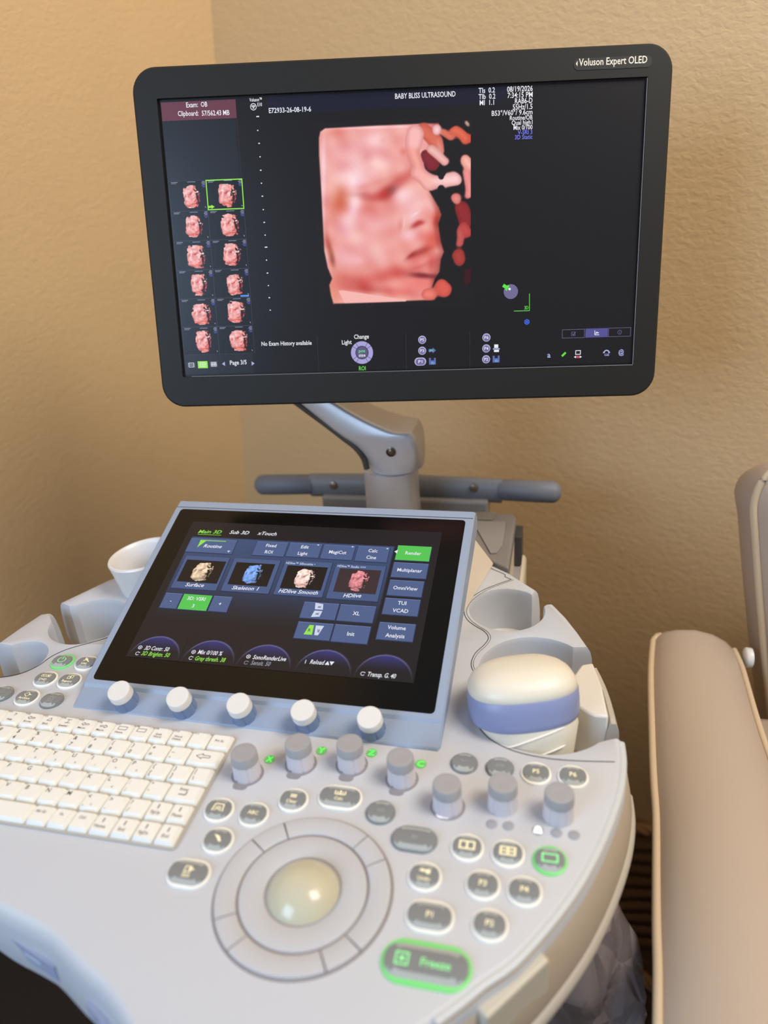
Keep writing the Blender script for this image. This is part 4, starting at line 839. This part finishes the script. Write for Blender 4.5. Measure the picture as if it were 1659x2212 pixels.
for k, (u0, v0, u1, v1) in enumerate(((403.5, 782.5, 424, 794.5), (427, 780.5, 449.5, 795), (452, 780, 472, 793.5))):
    a = FMs.at(u0, v0); b = FMs.at(u1, v1); mb = MB(); mb.rect(FMs, a[0], b[0], b[1], a[1], 2*e, 1 if k == 1 else 0); cx = (a[0]+b[0])/2; cy = (a[1]+b[1])/2; w, h_ = .0030, .0023
    mb.frame(FMs, cx-w, cx+w, cy-h_, cy+h_, .0005, 3*e, 2); mb.rect(FMs, cx-w, cx+w, cy-.0002, cy+.0002, 3*e, 2)
    if k == 1: mb.rect(FMs, cx-.0002, cx+.0002, cy-h_, cy+h_, 3*e, 2)
    if k == 2:
        for s in (-1, 1): mb.rect(FMs, cx+s*.001-.0002, cx+s*.001+.0002, cy-h_, cy+h_, 3*e, 2); mb.rect(FMs, cx-w, cx+w, cy+s*.0008-.0002, cy+s*.0008+.0002, 3*e, 2)
    mb.build('layout_icon', [ui('icon_dark', (56, 58, 74)), ui('lime', (150, 232, 70)), ui('white', (235, 236, 244))], mon)
# the name plate on the bezel
mb = MB(); a = FM.at(1247, 145); b = FM.at(1400, 140); mb.prism(FM, [((a[0]+b[0])/2+x, (a[1]+b[1])/2+.0026+y) for x, y in stadium(.064, .0052, 24)], 0, .0004)
o = mb.build('name_plate', darkm, mon)
mb = MB(); mb.textpx(FM, 'Voluson Expert OLED', 1250, 142.8, 1397.5, 136.2, .0062, .0006); c = FM.at(1245, 138); mb.poly(FM, [(c[0]-.0006, c[1]), (c[0]+.001, c[1]-.0024), (c[0]+.001, c[1]+.0024)], .0006); mb.build('name_plate_print', mat('plate_print', (226, 218, 200), .5), mon)

# touch panel small pictures and cards
for k, (tl, br, im0, im1, tint, sd) in enumerate((((405, 1204), (468.2, 1280), (406.8, 1213), (470.3, 1265.5), (1.08, .94, .78), 61), ((509, 1209.5), (581.3, 1287), (513.4, 1218.8), (578.2, 1272), (.55, .78, 1.15), 62),
        ((619, 1214.3), (696.5, 1295), (623.6, 1225.6), (694.3, 1280.5), (1.28, 1.02, .96), 63), ((728.4, 1221.7), (816.3, 1304), (735.9, 1232), (812.1, 1288.8), (1.05, .62, .66), 64))):
    a = FT.at(*tl); b = FT.at(*br); mb = MB(); mb.rect(FT, a[0]-.0007, b[0]+.0007, b[1]-.0009, a[1]+.0005, hgt+E1, 1); mb.rect(FT, a[0], b[0], b[1], a[1], hgt+2*E1, 0); mb.build('preset_card', [ui('card', (74, 92, 134)), btn_e], tp)
    a = FT.at(*im0); b = FT.at(*im1)
    place_thumb('preset_picture', FT, a[0], b[0], b[1], a[1], hgt+3*E1, sd, tp, tint, box=(.26, .80, .03, .99), bgc=(24, 20, 20) if k < 3 else (58, 44, 48), n=60)

# ledge knobs
kb_blue = mat('knob_base_blue', (112, 134, 170), .45); kw = mat('knob_cap_white', (222, 220, 216), .4)
ym = (yb-.0045)/2-.0012
for u, v in ((279, 1508), (404, 1520), (532, 1533), (668, 1547), (808, 1564)):
    x, y = FT.at(u, v); knob(FT, x, ym, .0112, .0128, .0205, kb_blue, kw)

# ------------------------------------------------------------------ rear housing, column, arm, rear handle
mb = MB(); mb.prism(FZ, [(-.452, .76), (-.084, .76), (-.055, .745), (-.053, .872), (-.058, .878), (-.447, .878), (-.452, .872)], -.50, -.004)
mb.build('rear_housing', mat('housing_cream', (208, 196, 172), .5), root, bevel=.003)
mb = MB(); top = [(-.452, .760), (-.081, .760), (-.053, .740), (-.053, .872), (-.058, .880), (-.447, .880), (-.452, .872)]
mb.loft([[FZ.p(a, b, -.016) for a, b in top], [FZ.p(a, b, .002) for a, b in top], [FZ.p(a+(.003 if a < -.25 else -.003), b+(.003 if b < .8 else -.003), .0035) for a, b in top]])
mb.build('housing_top', greyd, root, bevel=.0012)
mb = MB(); c = [(-.1075, .852), (-.0645, .852), (-.0640, .790), (-.0690, .772), (-.0760, .770)]; mb.prism(FZ, c, .004, .0052); mb.build('top_pad', mat('pad_grey', (142, 140, 140), .55, noise=.04, bump=.3, bscale=1500, bdist=.0003), root)
mb = MB(); mb.prism(FZ, [(-.22, .856), (-.083, .856), (-.080, .864), (-.0790, .878), (-.22, .878)], .004, .0050); mb.build('vent_flap', greyd, root, bevel=.0005)
mb = MB(); mb.box(FZ, -.054, -.044, .845, .878, -.055, -.012); mb.build('side_bumper', mat('bumper_dark', (66, 64, 66), .5), root, bevel=.002)
mb = MB(); mb.box(FZ, -.10, -.040, .72, .90, -.60, -.066); mb.build('side_cover', MATS['housing_cream'], root, bevel=.006)
mb = MB(); mb.box(FZ, -.342, -.097, .945, .975, -.30, -.013); mb.build('rear_plate', mat('rear_plate_grey', (150, 146, 142), .5), root, bevel=.004)
mb = MB(); mb.box(FZ, -.30, -.13, .87, .95, -.30, -.06); mb.build('rear_link', greyd, root, bevel=.004)
# handle bar
L0 = on_y(566, 1047, .965); L1 = on_y(672, 1046, .965); R1_ = on_y(1085, 1058, .965); R0_ = on_y(1196, 1063, .965)
hb = mat('handle_grey', (122, 126, 132), .5, noise=.02)
mid_ = (L1+R1_)/2
mb = MB(); mb.tube(smooth_path([L1+(0, 0, -.001), mid_+np.array([0, 0, .0015]), R1_+(0, 0, -.002)], 8), .0125, flat=1.45, n=14); hbar = mb.build('rear_handle', hb, root, smooth=60)
for a, b in ((L0, L1), (R0_, R1_)):
    d = (b-a)/np.linalg.norm(b-a); pts = [a-d*.0110, a-d*.0095, a-d*.005, a, a+(b-a)*.3, b+d*.004, b+d*.006]; rr = [.002, .0075, .0125, .0148, .0150, .0145, .0125]
    mb = MB(); mb.tube(pts, rr, n=18, flat=1.05); mb.build('grip', mat('grip_grey', (112, 116, 124), .55), hbar, smooth=60)
for u, v in ((720, 1049), (1023, 1055)):
    c = on_y(u, v, .952); fr = Frame(c, (1, 0, 0), (0, -1, 0)); mb = MB(); mb.lathe(fr, 0, 0, [(.0062, -.004), (.0060, .001), (.0035, .002), (.001, .0022)], n=20); mb.build('bolt', mat('bolt_steel', (150, 142, 132), .3, metal=.8), hbar, smooth=50)
# column
ccx, ccy = -.2195, .890
jt = on_y(845, 1030, .855)[2]
fr = Frame((ccx, ccy, 0), (1, 0, 0), (0, 0, 1))
mb = MB(); mb.lathe(fr, 0, 0, [(.0400, -.12), (.0385, -.02), (.0368, .01), (.0362, jt-.0008), (.035, jt)], n=48); mb.build('column', silver, root, smooth=40)
# arm: a beam bent over the column, rising to the left behind the monitor
yf = ccy-.0355
low = [(788, 1028), (786, 1012), (779, 992), (762, 970), (735, 949), (700, 922), (662, 894), (628, 869), (585, 838), (540, 806)]
upp = [(905, 1027), (906, 1010), (904, 985), (900, 960), (893, 944), (884, 938), (860, 937), (832, 929), (800, 916), (765, 899), (728, 878), (690, 856), (650, 832), (610, 806)]
def reparam(P, n):
    P = np.array(smooth_path(P, 5)); s = np.r_[0, np.cumsum(np.linalg.norm(np.diff(P, axis=0), axis=1))]; t = np.linspace(0, s[-1], n); return np.c_[np.interp(t, s, P[:, 0]), np.interp(t, s, P[:, 1])]
Lw = reparam([(on_y(u, v, yf)[0], on_y(u, v, yf)[2]) for u, v in low], 30); Up = reparam([(on_y(u, v, yf)[0], on_y(u, v, yf)[2]) for u, v in upp], 30)
mb = MB(); rings = []
for i, (a, b) in enumerate(zip(Lw, Up)):
    c = (a+b)/2; w = np.linalg.norm(b-a)/2; d = (b-a)/(2*w); t = i/29
    hw = .0345 if t < .3 else .0345-(t-.3)*.015
    k = max(0, 1-t/.38)                                  # round over the column, flat further up
    ring_ = []
    for j in range(28):
        ph = 2*math.pi*j/28; ex = 2/(2+ (1-k)*5); cc, ss = math.cos(ph), math.sin(ph)
        X = math.copysign(abs(cc)**ex, cc)*w; Yy = math.copysign(abs(ss)**ex, ss)*hw
        p = c+d*X; ring_.append(np.array([p[0], ccy+Yy, p[1]]))
    rings.append(ring_)
mb.loft(rings); arm = mb.build('monitor_arm', silver, root, smooth=45)
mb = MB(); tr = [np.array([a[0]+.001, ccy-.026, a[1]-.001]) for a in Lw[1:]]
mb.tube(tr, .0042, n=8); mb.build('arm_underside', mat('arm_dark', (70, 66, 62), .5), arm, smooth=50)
c = on_y(844, 977, yf-.0005); fr2 = Frame(c, (1, 0, 0), (0, -1, 0)); mb = MB(); mb.lathe(fr2, 0, 0, [(.0062, -.004), (.0062, .0004), (.0052, .0008), (.0050, -.0006), (.0036, .0006), (.0012, .0012)], n=24); mb.build('arm_bolt', mat('bolt_dark', (104, 92, 78), .3, metal=.7), arm, smooth=40)
e0 = (Lw[-1]+Up[-1])/2
tgt = FM.p(.20, .10, -.03)
mb = MB(); mb.tube([np.array([e0[0], ccy, e0[1]]), np.array([e0[0]+.01, ccy-.01, e0[1]+.03]), np.array([tgt[0], ccy-.01, tgt[2]]), tgt], .022, n=14); mb.build('tilt_bracket', silver, arm, smooth=50)

# cart underneath
cart = mat('cart_grey', (150, 144, 146), .55)
mb = MB(); mb.prism(FZ, rrect(-.462, -.045, .385, .90, .03, 5), -.76, -.056); mb.build('cart_body', cart, root, smooth=40)
mb = MB(); mb.prism(FZ, rrect(-.48, -.03, .30, .95, .05, 5), -.80, -.74); mb.build('cart_base', mat('cart_blue', (110, 120, 146), .5), root, smooth=40, bevel=.006)
for x in (-.43, -.08):
    for y in (.36, .88):
        fr = Frame((x-.018, y, FLOOR+.044), (0, 1, 0), (1, 0, 0)); mb = MB(); mb.lathe(fr, 0, 0, [(.030, 0), (.035, .004), (.035, .028), (.030, .032)], n=28); w_ = mb.build('caster', mat('rubber', (40, 40, 42), .7), root, smooth=40)
        mb = MB(); mb.box(FZ, x-.02, x+.016, y-.02, y+.02, -.815+.005, -.795); mb.build('caster_fork', cart, w_)

# ------------------------------------------------------------------ things on the console
# gel cup
cx, cy = -.4600, .6640
fr = Frame((cx, cy, 0), (1, 0, 0), (-.10, .0, 1.))
mb = MB(); hc = .041
mb.lathe(fr, 0, 0, [(.0300, -.04), (.0350, .0), (.0405, hc-.003), (.0410, hc-.001), (.0400, hc+.0008), (.0380, hc+.001), (.0362, hc-.001), (.0350, hc-.004), (.031, .002), (.028, -.034)], n=64)
cup = mb.build('gel_cup', mat('cup_white', (228, 226, 224), .35), None, smooth=35)
tag(cup, 'empty white tapered cup standing in the holder left of the touch screen', 'cup')
# the transducer probe in the right-hand holder
pc = on_z(1130, 1536, .008)
yaw = math.radians(18); tilt = np.array([-.10, .26, 1.])
fr = Frame((pc[0]+.000, pc[1]+.004, .0085), (math.cos(yaw), math.sin(yaw), 0), tilt)
pr = empty('ultrasound_probe', (pc[0], pc[1], -.05))
tag(pr, 'white ultrasound probe with a wide blue band resting in the right-hand holder', 'probe')
def sq(rx, ry, h, n=56, ex=2.5, dx=0.):
    P = []
    for i in range(n):
        t = 2*math.pi*i/n; c, s = math.cos(t), math.sin(t); P.append(fr.p(dx+rx*math.copysign(abs(c)**(2/ex), c), ry*math.copysign(abs(s)**(2/ex), s), h))
    return P
ivory = mat('probe_ivory', (226, 220, 204), .4); pblue = mat('probe_blue', (136, 146, 186), .4)
mb = MB(); mb.loft([sq(.024, .020, -.062), sq(.034, .026, -.056), sq(.040, .031, -.036), sq(.0415, .034, -.012, dx=.003), sq(.0425, .034, -.004)]); mb.build('probe_body', ivory, pr, smooth=50)
mb = MB(); mb.loft([sq(.0425, .034, -.006), sq(.0450, .035, -.0045), sq(.0462, .036, 0), sq(.0466, .0362, .010), sq(.0462, .036, .0190), sq(.0450, .035, .0205)]); mb.build('blue_band', pblue, pr, smooth=40)
mb = MB(); mb.loft([sq(.0445, .034, .019), sq(.0458, .0352, .0205), sq(.0446, .0345, .026), sq(.0418, .0320, .031), sq(.0370, .0280, .0350), sq(.030, .0225, .0385), sq(.020, .015, .0408), sq(.009, .007, .0418), sq(.001, .001, .0420)]); mb.build('probe_head', ivory, pr, smooth=60)
for h0, dz in ((-.018, 0), (-.034, 0)):
    P = [fr.p(x, -.0338*(1-(abs(x)/.0445)**2.6)**(1/2.6)-.0004 if abs(x) < .0444 else 0, h0+(x+.03)*.22-.9*(x-.01)**2) for x in np.linspace(-.024, .026, 16)]
    mb = MB(); mb.tube(P, [.0002]+[.0009]*14+[.0002], n=8); mb.build('grip_rib', mat('probe_white', (240, 236, 226), .4), pr, smooth=60)

# ------------------------------------------------------------------ the chair
vinyl = mat('beige_vinyl', (182, 165, 148), .42, noise=.03, scale=8, bump=.1, bscale=700, bdist=.0003)
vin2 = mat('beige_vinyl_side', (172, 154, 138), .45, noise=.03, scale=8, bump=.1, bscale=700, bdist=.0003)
pipe = mat('piping_vinyl', (206, 184, 154), .4)
ch_ = empty('exam_chair', (.35, .62, FLOOR)); tag(ch_, 'beige vinyl upholstered chair with piped edges standing right of the machine', 'chair')
ZA = -.15
lf = [on_z(*p, ZA) for p in [(1412, 1386), (1408, 1440), (1408, 1500), (1410, 1570), (1412, 1640), (1415, 1700), (1419, 1760), (1420, 1830), (1420, 1900), (1421, 2000), (1424, 2100), (1424, 2212), (1424, 2330)]]
rt = [on_z(*p, ZA) for p in [(1584, 1404), (1600, 1440), (1612, 1480), (1626, 1530), (1643, 1585), (1662, 1640), (1682, 1700), (1700, 1760), (1722, 1830), (1760, 1930), (1800, 2050), (1840, 2180), (1880, 2330)]]
lf = np.array(smooth_path(lf, 4)); rt = np.array(smooth_path(rt, 4))
n = len(lf); far = [on_z(*p, ZA) for p in [(1418, 1371), (1440, 1358), (1470, 1355), (1530, 1369), (1562, 1382)]]
mb = MB(); rings = []
for i in range(-3, n):
    if i < 0:
        k = (-i)/3; a = lf[0]; b = rt[0]; back = math.sin(k*math.pi/2)*.020; sh = (1-math.cos(k*math.pi/2))*.30
        a2 = a+(b-a)*sh*.5+np.array([0, back, -.004*k]); b2 = b-(b-a)*sh*.9+np.array([0, back*.75, -.004*k]); drop = 1-.65*k
    else: a2, b2, drop = lf[i], rt[i], 1.
    d = b2-a2; w = np.linalg.norm(d); ring_ = []
    for s, h in ((0, 0), (.04, .006), (.12, .014), (.28, .021), (.5, .024), (.72, .020), (.88, .012), (.97, .004), (1.0, -.004)): ring_.append(a2+d*s+np.array([0, 0, h*drop]))
    for s, h in ((.99, -.03), (.93, -.08), (.5, -.085), (.10, -.045), (.02, -.012)): ring_.append(a2+d*s+np.array([0, 0, h]))
    rings.append(ring_)
mb.loft(rings); mb.build('armrest', vinyl, ch_, smooth=60)
mb = MB(); mb.tube([on_z(1430, 1372, ZA+.006), on_z(1420, 1374, ZA+.004), on_z(1414, 1380, ZA+.002)]+[p+np.array([-.001, 0, .001]) for p in lf], .0040, n=10); mb.build('armrest_piping', pipe, ch_, smooth=60)
mb = MB(); mb.tube([p+np.array([.001, 0, .000]) for p in rt], .0036, n=10); mb.build('armrest_piping', pipe, ch_, smooth=60)
# backrest
YB = .90
bo = [(1700, 1000), (1672, 1012), (1650, 1032), (1636, 1056), (1628, 1084), (1627, 1110), (1630, 1150), (1634, 1210), (1640, 1290), (1646, 1360), (1652, 1430), (1660, 1510), (1668, 1600)]
fo = np.array(smooth_path([on_y(u, v, YB-.07) for u, v in bo], 4))
def back_ring(dy, inset):
    P = [np.array([.60, YB-.07, fo[0][2]])]+list(fo)+[np.array([.60, YB-.07, fo[-1][2]])]; out_ = []
    for k, p in enumerate(P):
        a = P[max(k-1, 0)]; b = P[min(k+1, len(P)-1)]; d = b-a; d /= np.linalg.norm(d) or 1
        nn = np.array([-d[2], 0, d[0]]) if 0 < k < len(P)-1 else np.zeros(3)
        q_ = p-nn*inset*(-1); top_w = max(0, 1-k/26)
        out_.append(q_+np.array([0, dy, -.62*max(dy, 0)*top_w]))
    return out_
mb = MB(); mb.loft([back_ring(*r) for r in ((-.016, .045), (-.012, .022), (-.006, .008), (0, 0), (.008, -.004), (.022, -.008), (.040, -.010), (.060, -.008), (.074, 0), (.082, .014))])
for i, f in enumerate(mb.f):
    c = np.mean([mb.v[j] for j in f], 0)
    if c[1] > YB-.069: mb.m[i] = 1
mb.build('backrest', [vinyl, vin2], ch_, smooth=40)
mb = MB(); mb.tube([p+np.array([0, -.002, 0]) for p in fo], .0042, n=10); mb.build('backrest_piping', pipe, ch_, smooth=60)
c = on_y(1612, 1420, YB-.08); fr = Frame(c, (0, 1, 0), (-1, -.05, .02)); mb = MB(); mb.lathe(fr, 0, 0, [(.012, -.006), (.0125, 0), (.011, .0022), (.004, .0034)], n=28); mb.build('hinge_cap', whitep, ch_, smooth=50, label='white plastic hinge cap')
mb = MB(); mb.prism(FZ, rrect(.27, .60, .20, .83, .04, 5), -.42, -.30); mb.build('seat', vinyl, ch_, bevel=.02, seg=3, smooth=50)
mb = MB(); mb.prism(FZ, rrect(.25, .60, .22, .92, .03, 5), FLOOR+.009, -.40); mb.build('base', vin2, ch_, smooth=50)
mb = MB(); mb.box(FZ, .19, .28, .40, .80, -.42, -.225); mb.build('armrest_support', vin2, ch_, bevel=.01)
mb = MB(); mb.box(FZ, .30, .59, .84, .93, -.42, -.10); mb.build('back_support', vin2, ch_, bevel=.01)

# ------------------------------------------------------------------ rug with braided cords
rugm = mat('rug_jute', (78, 56, 34), .95, noise=.4, scale=60, bump=1., bscale=140, bdist=.01)
rug = empty('rug', (.2, .75, FLOOR)); tag(rug, 'dark brown woven jute rug with braided cords under the machine and chair', 'rug')
mb = MB(); mb.prism(FZ, [(-.6, .1), (1.2, .1), (1.2, .82), (.188, 1.148), (-.42, 1.25)], FLOOR, FLOOR+.008); mb.build('rug_field', rugm, rug)
def braid(name, P, r=.012):
    P = np.array(smooth_path(P, 10)); mb = MB(); s = np.r_[0, np.cumsum(np.linalg.norm(np.diff(P, axis=0), axis=1))]; m = int(s[-1]/.012); t = np.linspace(0, s[-1], m); Q = np.c_[np.interp(t, s, P[:, 0]), np.interp(t, s, P[:, 1]), np.interp(t, s, P[:, 2])]
    for k in range(3):
        pts = []
        for i, p in enumerate(Q):
            d = Q[min(i+1, m-1)]-Q[max(i-1, 0)]; d /= np.linalg.norm(d); nn = np.array([-d[1], d[0], 0]); ph = i*1.05+k*2.094
            pts.append(p+nn*math.cos(ph)*r*.6+np.array([0, 0, r*.6+math.sin(ph)*r*.45]))
        mb.tube(pts, r*.55, n=7)
    mb.build(name, mat('braid_jute', (150, 112, 70), .9, noise=.3, scale=200), rug, smooth=60)
fz = FLOOR+.008
braid('braided_cord', [on_z(1290, 1800, fz), on_z(1380, 1797, fz), on_z(1480, 1812, fz)], .013)
braid('braided_cord', [on_z(1290, 2040, fz), on_z(1325, 2068, fz), on_z(1370, 2105, fz), on_z(1430, 2150, fz)], .011)
for i in range(9):                                      # woven rows between the cords
    v = 1828+i*26; a = on_z(1290, v-8*math.sin(i), fz); b = on_z(1380, v+4, fz); c2 = on_z(1460, v+10, fz)
    mb = MB(); P = smooth_path([a, b, c2], 14); rr = [.006+.004*abs(math.sin(j*1.1+i)) for j in range(len(P))]
    mb.tube([p+np.array([0, 0, .003]) for p in P], rr, n=7); mb.build('woven_row', mat('rug_row', (92, 66, 40), .95, noise=.35, scale=150, bump=.8, bscale=300, bdist=.004), rug, smooth=60)

# ------------------------------------------------------------------ crumpled plastic sleeve hanging under the console
m = bpy.data.materials.new('clear_plastic'); m.use_nodes = True; b = m.node_tree.nodes['Principled BSDF']
b.inputs['Base Color'].default_value = (*s2l((150, 140, 142)), 1); b.inputs['Roughness'].default_value = .2; b.inputs['Alpha'].default_value = .6; b.inputs['Specular IOR Level'].default_value = .9
_t = m.node_tree; _v = _t.nodes.new('ShaderNodeTexVoronoi'); _v.inputs['Scale'].default_value = 38; _v.feature = 'DISTANCE_TO_EDGE'; _c = _t.nodes.new('ShaderNodeTexCoord'); _p = _t.nodes.new('ShaderNodeMapping'); _p.inputs['Scale'].default_value = (1, 1, .45); _p.inputs['Rotation'].default_value = (.3, .5, .2)
_b = _t.nodes.new('ShaderNodeBump'); _b.inputs['Strength'].default_value = 1; _b.inputs['Distance'].default_value = .012
_t.links.new(_c.outputs['Object'], _p.inputs[0]); _t.links.new(_p.outputs[0], _v.inputs['Vector']); _t.links.new(_v.outputs['Distance'], _b.inputs['Height']); _t.links.new(_b.outputs[0], b.inputs['Normal'])
tl = [on_y(u, v, .43) for u, v in ((1120, 1900), (1330, 1900))]
nx, ny = 34, 60; V = []; rr = np.random.default_rng(3)
rad = rr.uniform(-1, 1, (40, 4))
for j in range(ny):
    t = j/(ny-1); z = -.085-t*.55
    for i in range(nx):
        s = i/(nx-1); ang = math.pi*(1.15-s*1.15)
        bx = -.002+.024*min(1, t*2.2)+.050*math.cos(ang)*(1+.3*t)+.035*t; by = .44-.055*math.sin(ang)*(1+.25*t)
        w = 0
        for k in range(14): w += abs(math.sin(s*(9+9*rad[k, 0])+t*(11+14*rad[k, 1])+k*2.3))*rad[k, 2]
        w = (w/4)*.034*min(1, t*4); V.append((bx+w*math.cos(ang), by-w*math.sin(ang), z+.004*math.sin(s*14)))
mb = MB(); mb.add(V, [(j*nx+i, j*nx+i+1, (j+1)*nx+i+1, (j+1)*nx+i) for j in range(ny-1) for i in range(nx-1)])
o = mb.build('plastic_bag', m, None, smooth=25); tag(o, 'crumpled clear plastic bag hanging under the right edge of the console', 'bag')
so = o.modifiers.new('s', 'SOLIDIFY'); so.thickness = .0006
